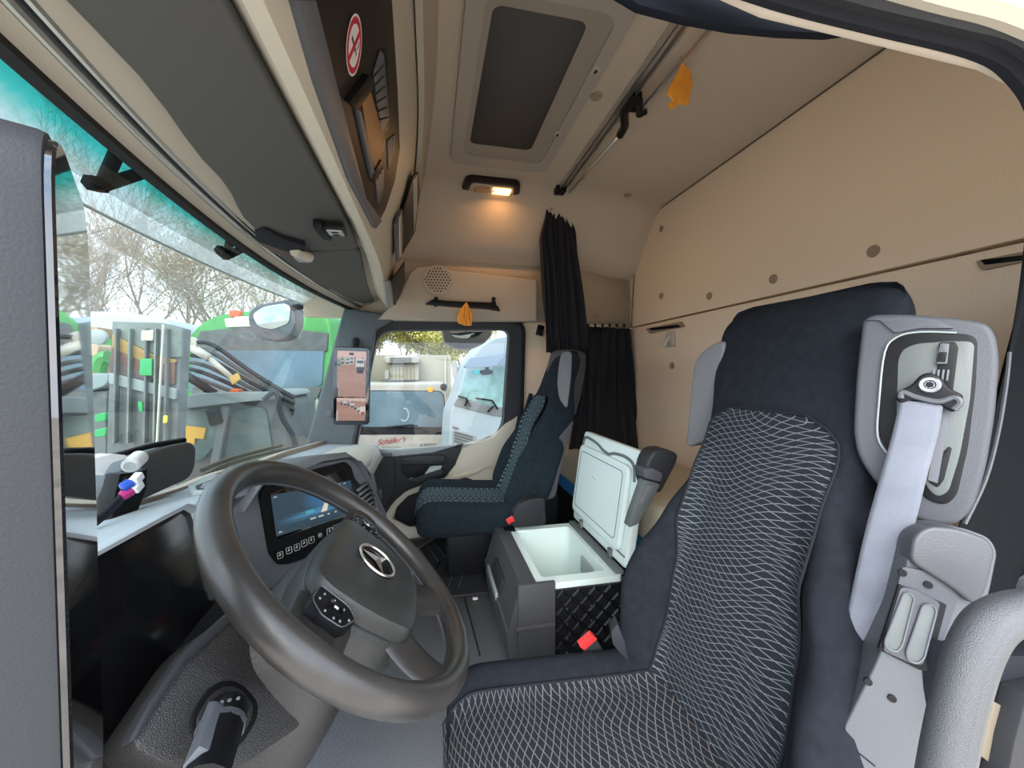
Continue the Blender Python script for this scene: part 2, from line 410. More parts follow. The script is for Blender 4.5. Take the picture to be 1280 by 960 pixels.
def face(y, z, o=0): return V((-.145+dxr(y)+.257*(z-1.215)+o, y, z))
def cons(y):
    zt = min(ceil_prof(y)+.01, ZC); c = face(y, 1.215)
    return [(c.x-.055, y, 1.262), (c.x-.03, y, 1.235), (c.x-.022, y, 1.222), tuple(c), tuple(face(y, 1.40)), tuple(face(y, 1.56)), (face(y, zt).x-.004, y, zt), (c.x-.06, y, zt)]
strip('console_body', cons, CREAM, angle=30)
# tinted face panels, read on the console face
def fpanel(name, px, th, m, off, rnd=.01, bev=.002, parent=oc, **k):
    return panel(name, px, FP+FN*off, FN, th, m, parent, rnd, bev, **k)
fpanel('grey_rail', [(300, -120), (365, 0), (395, 0), (425, 120), (458, 248), (478, 276), (470, 286), (440, 225), (400, 105), (340, -120)], .012, SLATE, .010, .004)
fpanel('black_panel', [(330, -110), (392, 0), (424, 120), (456, 240), (470, 284), (482, 262), (494, 225), (500, 185), (497, 110), (490, 0), (470, -160)], .010, BROWNBLK, .006, .006)
bm = B(); loft(bm, [[(face(y, 1.66, .004).x, y, 1.66), (face(y, 1.66, .02).x, y, 1.665), (face(y, 1.79, .026).x, y, 1.79), (face(y, 1.79, -.01).x, y, 1.79)] for y in st[2:28]]); obj('upper_edge', bm, CREAMD, oc)
# open map compartment
fpanel('compartment_well', [(474, 62), (483, 60), (489, 150), (486, 162), (478, 172), (466, 165), (460, 110)], .004, BLACK, .0075, .004)
fpanel('net_pocket', [(468, 92), (476, 64), (480, 68), (487, 150), (478, 165), (472, 130)], .003, SLATE, .0095, .002)
for k in range(6):
    bm = B(); a = on(468+k*1.2, 95+k*11, FP+FN*.0105, FN); b = on(479+k*1.2, 82+k*13, FP+FN*.0105, FN); tube(bm, [a, b], .0014, 4); obj('net_cord', bm, DARK, oc)
fpanel('brown_pocket', [(454, 130), (463, 112), (474, 150), (482, 170), (480, 186), (470, 214), (462, 190)], .003, mat('brown pocket lining', (.30, .15, .06), .5), .0095, .003)  # flat brown panel inside the compartment
fpanel('pocket_flap', [(438, 128), (462, 94), (468, 100), (466, 112), (448, 136)], .010, BLACK, .016, .003)
fpanel('pocket_lip', [(448, 138), (452, 140), (470, 222), (466, 224)], .006, SLATE, .012, .001)
fpanel('lower_pocket_lip', [(466, 220), (477, 200), (479, 208), (468, 228)], .008, BLACK, .013, .001)
for k in range(3):
    fpanel('switch', [(485+k*3.4, 176-k*3), (487.5+k*3.4, 174-k*3), (488+k*2.2, 205-k*6), (486+k*2.2, 212-k*6)], .003, SLATE, .009, 0, .0005)
for k in range(3):
    fpanel('mirror_switch', [(470+k*3.4, 226-k*6), (473+k*3.4, 222-k*6), (476+k*2, 250-k*7), (473+k*2, 256-k*7)], .003, SLATE, .009, 0, .0005)
# sticker: no smoking
sk = on(442.5, 57.5, FP+FN*.007, FN); ey = V((.257, 0, 1)).normalized(); ex = V((0, 1, 0))
q = disc(0, 0, 1)
S_ = .036
sh = [([(x*S_, y*S_) for x, y in disc(0, 0, 1, 28)], (.75, .72, .70)), ([(x*S_, y*S_) for x, y in disc(0, 0, .92, 28)], (.50, .02, .05)), ([(x*S_, y*S_) for x, y in disc(0, 0, .70, 28)], (.75, .72, .70)),
      ([(x*S_, y*S_) for x, y in rect(-.45, -.08, .30, .08)], (.05, .05, .05)), ([(x*S_, y*S_) for x, y in rect(.34, -.08, .45, .08)], (.30, .1, .05)),
      ([(x*S_, y*S_) for x, y in [(.30, .14), (.38, .14), (.48, .40), (.36, .52), (.30, .44), (.38, .36)]], (.15, .15, .15)),
      ([(x*S_, y*S_) for x, y in [(-.30, -.66), (-.08, -.72), (.30, .66), (.08, .72)]], (.50, .02, .05))]
ink('no_smoking_sticker', sh, sk, ex, ey, PRINT, None, label='round red and white no smoking sticker on the black overhead panel', category='sticker')
# recessed lockers at the far end of the console
def fp2(name, px, th, m, off, rnd=.006, parent=oc, pt=(-.142, 1.1, 1.215), n=(1, .025, -.257)):
    return panel(name, px, V(pt)+V(n).normalized()*off, n, th, m, parent, rnd, .0015)
fp2('locker_opening', [(505, 262), (517, 220), (523, 215), (525, 240), (519, 290), (503, 318)], .006, BLACK, .012)
fp2('locker_lid', [(495, 280), (503, 262), (505, 300), (501, 325), (497, 328)], .008, MIDG, .012, .002)
fp2('locker_divider', [(499.5, 272), (501.5, 268), (502.5, 318), (500.5, 322)], .004, ALU, .016, 0)
fp2('locker_window', [(517, 226), (522, 218), (522, 260), (518, 290)], .004, PALEG, .016, 0)
fp2('lower_locker', [(492, 348), (506, 328), (506, 352), (494, 382)], .006, BLACK, .012)
fp2('lower_locker_frame', [(480, 352), (488, 351), (492, 382), (484, 384)], .006, PALEG, .014, .001)

# sun visors
def visor(name, ya, yb, label, z):
    t = thing(name, label, 'sun visor', (-.27, (ya+yb)/2, z), 'sun visors folded up under the header')
    def fr(y): return interp(y, [(.2, -.318), (.5, -.318), (.75, -.350), (1.0, -.395), (1.3, -.425), (1.8, -.42), (2.1, -.39)])
    def rr(y): return -.190+dxr(y)*1.15-.022*sm(.9, 1.7, y)
    out = []
    n = 16
    for i in range(n+1):
        y = ya+(yb-ya)*i/n; out.append(V((fr(y), y, z)))
    for i in range(n+1):
        y = yb-(yb-ya)*i/n; out.append(V((rr(y), y, z+.022)))
    bm = B(); prism(bm, roundpoly(out, [.05 if i in (0, n, n+1, 2*n+1) else 0 for i in range(2*n+2)]), (0, 0, .016), .005, 3)
    obj('visor_panel', bm, VISOR, t); return t
v1 = visor('sun_visor', .22, 1.20, 'large grey sun visor nearest the driver, folded up under the header', 1.212)
v2 = visor('sun_visor', 1.23, 2.10, 'grey sun visor on the passenger side, folded up beside the far door', 1.216)
c = on(419, 287, (0, 0, 1.215), (0, 0, 1)); bm = B(); box(bm, c+V((0, 0, 0)), (.045, .05, .016), .004); box(bm, c+V((-.03, .012, .0)), (.02, .09, .02), .004); cl = obj('clip', bm, BLACK, v1)
bm = B(); box(bm, c+V((.002, -.004, -.007)), (.034, .034, .008), .002); sk_ = obj('clip_face', bm, PALEG, v1)
for s in (-1, 1):
    bm = B(); box(bm, c+V((.002, -.004+s*.009, -.011)), (.014, .007, .003), .001); obj('clip_hole', bm, BLACK, v1)
panel('blind_handle', [(318, 290), (330, 286), (352, 298), (382, 308), (380, 322), (350, 312), (322, 302)], (0, 0, 1.208), (0, 0, 1), .02, RUBBER, v2, .01)
panel('hinge_pocket', [(324, 303), (350, 311), (376, 318), (372, 324), (340, 316)], (0, 0, 1.21), (0, 0, 1), .015, mat('brown felt', (.10, .07, .065), .9), v2, .004)
c2 = on(376, 317, (0, 0, 1.205), (0, 0, 1)); bm = B(); tube(bm, [c2+V((-.01, -.02, 0)), c2+V((.012, .035, 0))], .014, 10); obj('hinge_cap', bm, CREAM, v2)
c3 = on(377, 323, (0, 0, 1.204), (0, 0, 1)); bm = B(); box(bm, c3, (.03, .045, .012), .003); obj('hinge_clip', bm, PALEG, v2)

# roof hatch ---------------------------------------------------------------
rh = thing('roof_hatch', 'rectangular roof hatch in a grey beige frame with dark pleated blind', 'hatch', (.3, 1.3, ZC))
def ringprism(bm, A, Bq, z0, z1):
    n = len(A)
    va = [bm.verts.new((p.x, p.y, z0)) for p in A]; vb = [bm.verts.new((p.x, p.y, z0)) for p in Bq]
    vc = [bm.verts.new((p.x, p.y, z1)) for p in A]; vd = [bm.verts.new((p.x, p.y, z1)) for p in Bq]
    for i in range(n):
        j = (i+1) % n
        bm.faces.new((va[i], va[j], vb[j], vb[i])); bm.faces.new((vc[i], vd[i], vd[j], vc[j]))
        bm.faces.new((va[i], vc[i], vc[j], va[j])); bm.faces.new((vb[i], vb[j], vd[j], vd[i]))
    return bm
def rr4(x0, y0, x1, y1, r): return roundpoly([(x0, y0, 0), (x1, y0, 0), (x1, y1, 0), (x0, y1, 0)], r, 6)
HF = mat('hatch frame', (.36, .31, .265), .55)
bm = B(); ringprism(bm, rr4(.088, .86, .505, 1.70, .06), rr4(.135, .92, .465, 1.63, .05), ZC-.016, ZC+.01); bevel(bm, .003); obj('outer_frame', bm, HF, rh)
bm = B(); ringprism(bm, rr4(.125, .91, .475, 1.64, .05), rr4(.155, .96, .40, 1.55, .03), ZC-.010, ZC-.002); bevel(bm, .002); obj('inner_frame', bm, mat('hatch inner frame', (.30, .25, .21), .55), rh)
bm = B(); box(bm, (.28, 1.25, ZC-.004), (.30, .64, .006)); obj('blind', bm, mat('dark blind', (.065, .06, .06), .8, bump=.5, bs=90), rh)
for u, v in ((745, 87), (697, 167)):
    p = atZ(u, v, ZC-.014); bm = B(); box(bm, p, (.022, .03, .008), .003); lt = obj('latch', bm, CREAMD, rh); bm = B(); box(bm, p+V((0, .002, -.005)), (.008, .012, .004), .001); obj('latch_pin', bm, DARK, lt)
# interior lamp --------------------------------------------------------------
lp = atZ(615, 233, ZC-.02); il = thing('ceiling_lamp', 'lit ceiling reading lamp glowing orange, set in a black oval bezel', 'lamp', lp)
bm = B(); prism(bm, roundpoly([lp+V((-.125, -.055, -.010)), lp+V((.125, -.055, -.010)), lp+V((.145, .05, -.010)), lp+V((-.145, .05, -.010))], .035), (0, 0, .03), .006); obj('bezel', bm, BROWNBLK, il)
LENS = mat('lamp lens', (.55, .42, .30), .25)
bm = B(); prism(bm, roundpoly([lp+V((-.10, -.038, -.017)), lp+V((.10, -.038, -.017)), lp+V((.11, .036, -.017)), lp+V((-.11, .036, -.017))], .02), (0, 0, .012), .004); ln = obj('lens', bm, LENS, il)
bm = B(); box(bm, lp+V((.045, 0, -.020)), (.085, .052, .010), .004); obj('lit_lens', bm, emit('warm bulb glow', (1, .46, .10), 4.5), il)
bm = B(); box(bm, lp+V((-.05, 0, -.020)), (.07, .05, .008), .003); obj('unlit_lens', bm, mat('amber lens', (.45, .25, .12), .2), il)
for k in range(2):
    bm = B(); box(bm, lp+V((-.005+.01*k, 0, -.022)), (.006, .03, .008), .001); obj('lamp_switch', bm, WHITEP, il)
ld = D.lights.new('lamp_bulb', 'AREA'); ld.shape = 'RECTANGLE'; ld.size = .09; ld.size_y = .05; ld.energy = .35; ld.color = (1, .52, .22)
lo_ = D.objects.new('lamp_bulb', ld); COL.objects.link(lo_); lo_.parent = il; lo_.location = (.045, 0, -.032)

# curtain rails ----------------------------------------------------------------
cr = thing('curtain_rail', 'aluminium curtain track and rod along the ceiling beside the hatch', 'rail', (.63, 1.3, ZC))
bm = B()
for dx, w in ((0, .006), (.016, .012), (.034, .006)): box(bm, (.612+dx, 1.14, ZC-.012+(.004 if w > .01 else 0)), (w, 1.66, .018), .001)
obj('track', bm, ALU, cr)
bm = B(); box(bm, (.628, 1.14, ZC-.011), (.016, 1.64, .004)); obj('track_groove', bm, SLATE, cr)
rod = [(896, 28), (849, 84), (803, 135)]
bm = B(); tube(bm, [atZ(u, v, ZC-.05) for u, v in ((960, -44), (896, 28), (803, 136))], .0075, 8); obj('rod', bm, ALU, cr)
bm = B(); tube(bm, [atZ(u, v, ZC-.05) for u, v in ((774, 169), (712, 240))], .007, 8); obj('rod', bm, ALU, cr)
bm = B(); pth = [atZ(u, v, ZC-.055) for u, v in ((806, 138), (800, 142), (798, 126), (791, 126), (780, 140), (781, 158), (775, 169))]; tube(bm, pth, .014, 8); bevel(bm, .002, 1, 50); obj('bracket', bm, BLACK, cr)
bm = B(); box(bm, atZ(793, 127, ZC-.02), (.03, .05, .04), .005); obj('bracket_foot', bm, BLACK, cr)
bm = B(); box(bm, atZ(700, 238, ZC-.02), (.05, .05, .03), .005); obj('track_end', bm, BLACK, cr)

# orange scented cards
def leaf(px, y, label, thick=.004, plane=None):
    n = V((-.15, 1, 0)).normalized() if plane is None else plane
    pt = atY(px[0][0], px[0][1], y)
    t = thing('air_freshener', label, 'air freshener', pt, 'orange leaf air fresheners')
    return t, n, pt
t, n, pt = leaf([(853, 78)], .975, 'orange leaf shaped air freshener hanging from the ceiling curtain rod')
pl = lambda px: roundpoly([on(640+u/4, v/4, pt, n) for u, v in px], .004, 3)
bm = B(); prism(bm, pl([(852, 310), (890, 350), (907, 410), (890, 480), (885, 522), (820, 520), (795, 480), (775, 465), (790, 430), (825, 370)]), n*.004, .001); obj('card', bm, ORANGE, t)
bm = B(); prism(bm, pl([(785, 510), (812, 505), (822, 540), (786, 542)]), n*.004, .001); obj('card_stub', bm, ORANGE, t)
bm = B(); tube(bm, [on(853, 78, pt, n), on(851, 70, pt, n)], .0015, 5); obj('string', bm, TAN, t)
t, n, pt = leaf([(582, 378)], 2.04, 'small orange leaf air freshener hanging from the black grab bar', plane=V((0, 1, 0)))
pl = lambda px: roundpoly([on(320+u/4, 240+v/4, pt, n) for u, v in px], .004, 3)
bm = B(); prism(bm, pl([(1052, 550), (1075, 590), (1084, 625), (1078, 668), (1045, 668), (1010, 655), (1003, 625), (1018, 590)]), n*.004, .001); obj('card', bm, ORANGE, t)
for k in range(2):
    bm = B(); tube(bm, smoothpath([on(320+(1045+k*18)/4, 240+570/4, pt-n*.001, n), on(320+(1040+k*26)/4, 240+620/4, pt-n*.001, n), on(320+(1055+k*18)/4, 240+664/4, pt-n*.001, n)], 3), .002, 4); obj('vein', bm, mat('amber ink', (.55, .18, .02), .7), t)
bm = B(); tube(bm, [on(582, 378, pt, n), on(583, 375, pt, n)], .002, 5); obj('string', bm, TAN, t)

# wall fasteners ------------------------------------------------------------------
FAST = mat('brown fastener', (.30, .22, .15), .6)
def fast(p, n, r, label):
    bm = B(); lathe(bm, p, n, [(r, -.003), (r, .003), (r*.85, .006), (r*.3, .007), (0.0001, .0065)], 16)
    obj('wall_fastener', bm, FAST, None, label=label, cat='fastener', group='round fasteners in the padded lining')
for u, v, l in ((827, 286, 'round beige fastener near the top of the back wall corner'), (827, 370, 'small round fastener on the back wall just above the slot vent near the corner'), (887, 370, 'round fastener on the back wall above the grey seat wing'),
                (967, 349, 'round fastener on the back wall left of the driver seat top'), (1092, 314, 'round fastener on the back wall above the driver seat head'), (840, 457, 'round fastener low on the back wall under the cream hook')):
    fast(atX(u, v, XB), (-1, 0, 0), .016, l)
fast(atY(745, 395, Y1), (0, -1, 0), .016, 'round fastener on the far side wall above the low curtain')
p = atZ(785, 253, ZC-.06); fast(V((p.x, p.y, ceil_z(p.x, p.y))), (0, 0, -1), .018, 'round fastener in the ceiling corner right of the tall curtain')
p = atZ(745, 120, ZC); fast(p, (0, 0, -1), .020, 'round fastener in the ceiling between the hatch and the rail')
p = atZ(586, 253, ZC); fast(V((p.x, 1.86, ZC-.02)), (0, 0, -1), .014, 'small fastener in the ceiling beside the lit lamp')
def slot(px, label):
    pt = (XB, 0, 0); t = thing('wall_vent', label, 'vent', atX(*px[0], XB), 'slot vents in the back wall')
    panel('vent_frame', px, (XB-.012, 0, 0), (1, 0, 0), .012, FAST, t, .006, .002)
    cx = sum(p[0] for p in px)/4; cy = sum(p[1] for p in px)/4
    panel('vent_slot', [(cx+(u-cx)*.86, cy+(v-cy)*.5) for u, v in px], (XB-.014, 0, 0), (1, 0, 0), .004, BLACK, t, 0, 0)
slot([(807, 411), (850, 402), (854, 408), (812, 417)], 'slot vent in the back wall near the low curtain')
slot([(1219, 326), (1300, 310), (1302, 322), (1226, 338)], 'slot vent in the back wall beside the near curtain')
hk = thing('coat_hook', 'cream coat hook on the back wall under the far slot vent', 'hook', atX(838, 425, XB))
panel('hook_plate', [(832, 415), (841, 414), (842, 433), (831, 434)], (XB-.012, 0, 0), (1, 0, 0), .012, CREAM, hk, .01)
bm = B(); c = atX(835, 428, XB-.02); tube(bm, smoothpath([c+V((0.01, 0, .03)), c+V((-.012, 0, .0)), c+V((-.02, 0, -.02)), c+V((-.03, 0, .0))], 4), .008, 8); obj('hook_arm', bm, CREAM, hk)
hk = thing('coat_hook', 'black coat hook on the wall above the passenger seat', 'hook', atY(675, 413, Y1))
bm = B(); c = atY(675, 413, Y1-.008); box(bm, c, (.04, .016, .06), .007, Matrix.Rotation(.25, 3, 'Y')); obj('hook_plate', bm, BLACK, hk)
bm = B(); tube(bm, [c+V((0, 0, -.01)), c+V((0, -.03, -.03)), c+V((0, -.035, -.005))], .007, 6); obj('hook_arm', bm, BLACK, hk)

# far side locker with speaker -----------------------------------------------------
sl = thing('side_locker', 'cream moulded side panel with speaker above the passenger door', 'panel', (.2, 2.1, 1.3))
bm = B(); pts = [on(u, v, (0, 2.085, 0), (0, 1, 0)) for u, v in ((470, 400), (498, 372), (512, 340), (520, 333), (545, 333), (575, 338), (672, 349), (672, 402))]
prism(bm, pts, (0, .08, 0), .014, 3); obj('shell', bm, CREAMD, sl)
c = atY(547, 350, 2.083); bm = B(); lathe(bm, c, (0, -1, 0), [(.078, -.002), (.078, .004), (.072, .006), (.07, .003), (.0001, .003)], 32); sg = obj('speaker_grille', bm, CREAMD, sl)
HOLE = mat('speaker hole', (.05, .04, .03), .9)
for i in range(-4, 5):
    for j in range(-4, 5):
        x, z = i*.0155+(j % 2)*.0078, j*.0145
        if x*x+z*z < .064**2:
            bm = B(); lathe(bm, c+V((x, -.0035, z)), (0, -1, 0), [(.0045, 0), (.0045, .0012), (.0001, .0013)], 6); obj('perforation', bm, HOLE, sg)
gb = thing('grab_bar', 'black grab bar on the cream panel above the passenger door', 'handle', atY(578, 381, 2.05))
bm = B(); prism(bm, roundpoly([atY(u, v, 2.045) for u, v in ((531, 380), (541, 374), (560, 376), (612, 378), (622, 382), (626, 389), (610, 386), (560, 383))], .008), (0, .02, 0), .005); obj('bar', bm, BLACK, gb)
for u in (545, 617):
    bm = B(); c = atY(u, 379, 2.05); cyl(bm, c+V((0, 0, .0)), c+V((0, .04, 0)), .014); cyl(bm, c+V((0, 0, .014)), c+V((0, .0, .03)), .01); obj('bar_mount', bm, BLACK, gb)

# curtains ---------------------------------------------------------------------------
def curtain(name, label, path_top, path_bot, m, folds, amp, nz=24, waist=None, parent=None):
    """vertical folded cloth between a top and a bottom line, amp swings along depth"""
    bm = B(); nu = folds*8
    T = smoothpath(path_top, 8); Bt = smoothpath(path_bot, 8)
    def pick(P, a):
        x = a*(len(P)-1); i = min(int(x), len(P)-2); return P[i].lerp(P[i+1], x-i)
    def f(a, b):
        p = pick(T, a).lerp(pick(Bt, a), b)
        dirn = (T[-1]-T[0]).normalized(); nrm = dirn.cross(V((0, 0, 1))).normalized()
        if waist: 
            c = pick(T, .5).lerp(pick(Bt, .5), b); p = c+(p-c)*waist(b)
        k = math.sin(a*folds*2*math.pi+1.3*math.sin(b*3+a*9))
        k2 = math.sin(a*folds*4.7+b*4)
        am = amp*(.25+.75*sm(0, .2, b)) if waist else amp
        return p+nrm*am*(k*.8+k2*.4)+dirn*am*.35*k2
    grid(bm, f, nu, nz); o = obj(name, bm, m, parent, angle=180)
    md = o.modifiers.new('t', 'SOLIDIFY'); md.thickness = .002
    return o
tcu = thing('curtain', 'tall black curtain bunched up and hanging from the ceiling rail end', 'curtain', (.66, 1.98, 1.78), 'black cab curtains')
curtain('cloth', None, [atY(671, 262, 1.93), atY(692, 250, 1.95), atY(714, 250, 1.97)], [atY(684, 440, 1.99), atY(706, 446, 2.01), atY(737, 436, 2.03)], CURT, 7, .016, 26, waist=lambda b: .42+.58*sm(0, .22, b), parent=tcu)
bm = B(); c = atY(692, 240, 1.95)
for k in range(5): tube(bm, [c+V((k*.014-.03, 0, .02)), c+V((k*.012-.03, .01, -.06))], .012, 6)
obj('gathered_heading', bm, CURT, tcu)
bm = B(); c = atY(689, 262, 1.93); lathe(bm, c, (0, -1, 0), [(.008, 0), (.008, .01), (.0001, .011)], 10); obj('press_stud', bm, ALU, tcu)
tcu = thing('curtain', 'short black curtain covering the far rear side window behind the passenger seat', 'curtain', (1.0, 2.12, 1.14), 'black cab curtains')
curtain('cloth', None, [atY(728, 408, 2.11), atY(788, 411, 2.11)], [atY(712, 562, 2.06), atY(806, 562, 2.06)], CURT, 9, .016, 20, parent=tcu)
bm = B(); tube(bm, [atY(726, 407, 2.12), atY(790, 409, 2.12)], .006, 6); obj('curtain_wire', bm, ALU, tcu)
for k in range(6):
    bm = B(); c = atY(735+k*9, 407, 2.115); box(bm, c, (.012, .012, .02), .002); obj('curtain_hook', bm, CURT, tcu)
tcu = thing('curtain', 'dark wrinkled curtain hanging at the near door pillar behind the belt housing', 'curtain', (.78, .37, 1.1), 'black cab curtains')
curtain('cloth', None, [atY(1281, 300, .40), atY(1420, 330, .36)], [atY(1165, 760, .42), atY(1400, 760, .36)], CURTR, 3, .010, 26, parent=tcu)
bm = B(); tube(bm, smoothpath([atY(u, v, .385) for u, v in ((1262, 440), (1258, 480), (1248, 540), (1232, 600), (1206, 655))], 4), .0022, 6); obj('hem_seam', bm, MIDG, tcu)

# bunk ----------------------------------------------------------------------------------
bk = thing('bunk_bed', 'low bunk with beige cover and blue strip behind the seats', 'bed', (.93, 1.2, .2))
bm = B(); box(bm, (.93, 1.18, .38), (.455, 1.90, .15), .035, seg=4); obj('mattress', bm, MATTR, bk)
bm = B(); box(bm, (.93, 1.18, .285), (.46, 1.90, .06), .006); obj('blue_base', bm, BLUE, bk)
bm = B(); box(bm, (.93, 1.18, .125), (.44, 1.90, .25), .004); obj('bunk_box', bm, BLACK, bk)

# ================================================================== DOOR (passenger)
DY = 2.14
dr = thing('door_1', None, None, (.1, DY, .3), kind='structure')
outer = roundpoly([atY(u, v, DY) for u, v in ((430, 570), (450, 398), (655, 402), (652, 520), (640, 560), (560, 580))], [0, .07, .07, .06, 0, 0], 6)
inner = roundpoly([atY(u, v, DY) for u, v in ((444, 564), (472, 413), (637, 412), (628, 545), (572, 559), (500, 563))], [0, .09, .05, .10, 0, 0], 6)
# window frame as ring of matched outlines
def ringXZ(bm, A, Bq, d):
    n = len(A)
    va = [bm.verts.new(p) for p in A]; vb = [bm.verts.new(p) for p in Bq]; vc = [bm.verts.new(p+V((0, d, 0))) for p in A]; vd = [bm.verts.new(p+V((0, d, 0))) for p in Bq]
    for i in range(n):
        j = (i+1) % n
        for f in ((va[i], va[j], vb[j], vb[i]), (vc[i], vd[i], vd[j], vc[j]), (va[i], vc[i], vc[j], va[j]), (vb[i], vb[j], vd[j], vd[i])): bm.faces.new(f)
FRAME = mat('window frame black', (.016, .017, .021), .55, bump=.2)
bm = B(); ringXZ(bm, outer, inner, .06); bevel(bm, .006, 2, 60); obj('window_frame', bm, FRAME, dr)
bm = B(); tube(bm, [p+V((0, -.002, 0)) for p in outer], .010, 8, closed=True); obj('door_seal', bm, RUBBER, dr)
bm = B(); tube(bm, [p+V((0, .0, 0)) for p in inner], .006, 6, closed=True); obj('glass_seal', bm, SLATE, dr)
bm = B(); v = [bm.verts.new(p+V((0, .05, 0))) for p in inner]; bm.faces.new(v); obj('window_2', bm, SGLASS, None, kind='structure', smooth=False)
PDR = (0, DY, 0)
def dpanel(name, px, off, th, m, rnd=.01, bev=.004, parent=dr, **k):
    return panel(name, px, (0, DY-off, 0), (0, 1, 0), th, m, parent, rnd, bev, **k)
dpanel('cream_panel', [(440, 566), (575, 557), (612, 549), (632, 533), (647, 520), (655, 540), (655, 760), (440, 760)], .012, .05, CREAM, .01)
dpanel('sill_cap', [(440, 561), (500, 562), (575, 556), (590, 555), (575, 562), (500, 570), (440, 572)], .03, .03, mat('sill grey', (.30, .33, .35), .45), .004)
bm = B(); box(bm, atY(482, 568, DY-.04), (.06, .02, .014), .004); obj('lock_button', bm, SLATE, dr)
dpanel('dark_trim', [(440, 571), (494, 570), (505, 568), (540, 565), (572, 556), (580, 555), (569, 580), (556, 597), (535, 602), (512, 612), (495, 625), (480, 645), (440, 650)], .03, .03, DARK, .008)
dpanel('front_cover', [(443, 573), (493, 571), (494, 605), (488, 625), (478, 640), (443, 640)], .045, .03, DARK, .01)
dpanel('armrest', [(500, 574), (520, 571), (556, 570), (558, 575), (552, 580), (500, 581)], .07, .06, DARK, .006)
dpanel('handle_recess', [(500, 582), (552, 580), (545, 592), (515, 602), (503, 592)], .034, .012, BLACK, .006)
dpanel('door_handle', [(538, 583), (553, 582), (549, 590), (519, 602), (511, 599), (530, 594)], .06, .02, PALEG, .004)
dpanel('pull_handle', [(512, 600), (548, 588), (556, 588), (550, 595), (524, 605)], .075, .03, DARK, .006)
dpanel('pocket', [(492, 648), (497, 630), (515, 615), (545, 606), (583, 597), (592, 600), (595, 612), (595, 660), (560, 670), (515, 660)], .016, .01, BLACK, .012)
dpanel('cream_lip', [(482, 645), (488, 632), (505, 615), (535, 604), (570, 594), (600, 584), (600, 590), (570, 599), (538, 609), (510, 620), (494, 636), (490, 648), (512, 659), (530, 656), (530, 662), (508, 664)], .03, .02, CREAM, 0, .003)
dpanel('cream_upper', [(572, 558), (600, 553), (618, 546), (632, 530), (646, 522), (650, 560), (640, 578), (600, 587), (566, 597), (556, 598), (570, 580)], .026, .02, CREAM, .004)
bm = B(); tube(bm, [atY(u, v, DY-.03) for u, v in ((649, 520), (640, 560), (634, 600))], .008, 8); obj('rear_seal', bm, RUBBER, dr)

# far A pillar and monitor
bm = B(); prism(bm, [V((p.x, 2.09, p.z)) for p in [atY(u, v, 2.09) for u, v in ((430, 384), (381, 560), (440, 562), (470, 412), (500, 396))]], (0, .06, 0), .012, 3); obj('trim_3', bm, mat('pillar grey', (.085, .095, .11), .55, bump=.2), kind='structure')
bm = B(); prism(bm, [(-.55, .14, .5), (-.38, .14, 1.2), (-.33, .14, 1.2), (-.48, .14, .5)], (0, .05, 0), .01, 2); obj('trim_4', bm, DARK, kind='structure')
bm = B(); c = atY(411, 517, 2.085); lathe(bm, c, (0, -1, 0), [(.018, 0), (.018, .004), (.0001, .005)], 14); pc = obj('pillar_cap', bm, SLATE, D.objects['trim_3'])

def monitor(label, P0, ex, ey, ez, w, h, th, rnd, arm_to, shapes, group='mirror camera monitors'):
    """flat housing: P0 lower left front corner, ex across, ey up, ez out of the screen"""
    t = thing('mirror_monitor', label, 'monitor', P0+ex*w/2, group)
    R = lambda x, y, z: P0+ex*x+ey*y+ez*z
    bm = B(); prism(bm, roundpoly([R(0, 0, 0), R(w, 0, 0), R(w, h, 0), R(0, h, 0)], rnd, 6), -ez*th, .003, 2); obj('housing', bm, DARK, t)
    m = .003
    bm = B(); prism(bm, roundpoly([R(m*.3, m, .003), R(w-m*.3, m, .003), R(w-m*.3, h-m, .003), R(m*.3, h-m, .003)], rnd, 6), -ez*.004, .001, 1); obj('screen_glass', bm, SCREENG, t)
    bm = B(); tube(bm, smoothpath([R(w/2, h*.6, -th), R(w*.4, h*.62, -th-.03), V(arm_to)], 4), .018, 8); obj('mount_arm', bm, DARK, t)
    if shapes: ink('picture', shapes, R(0, 0, .003), ex, ey, LIT, t)
    return t
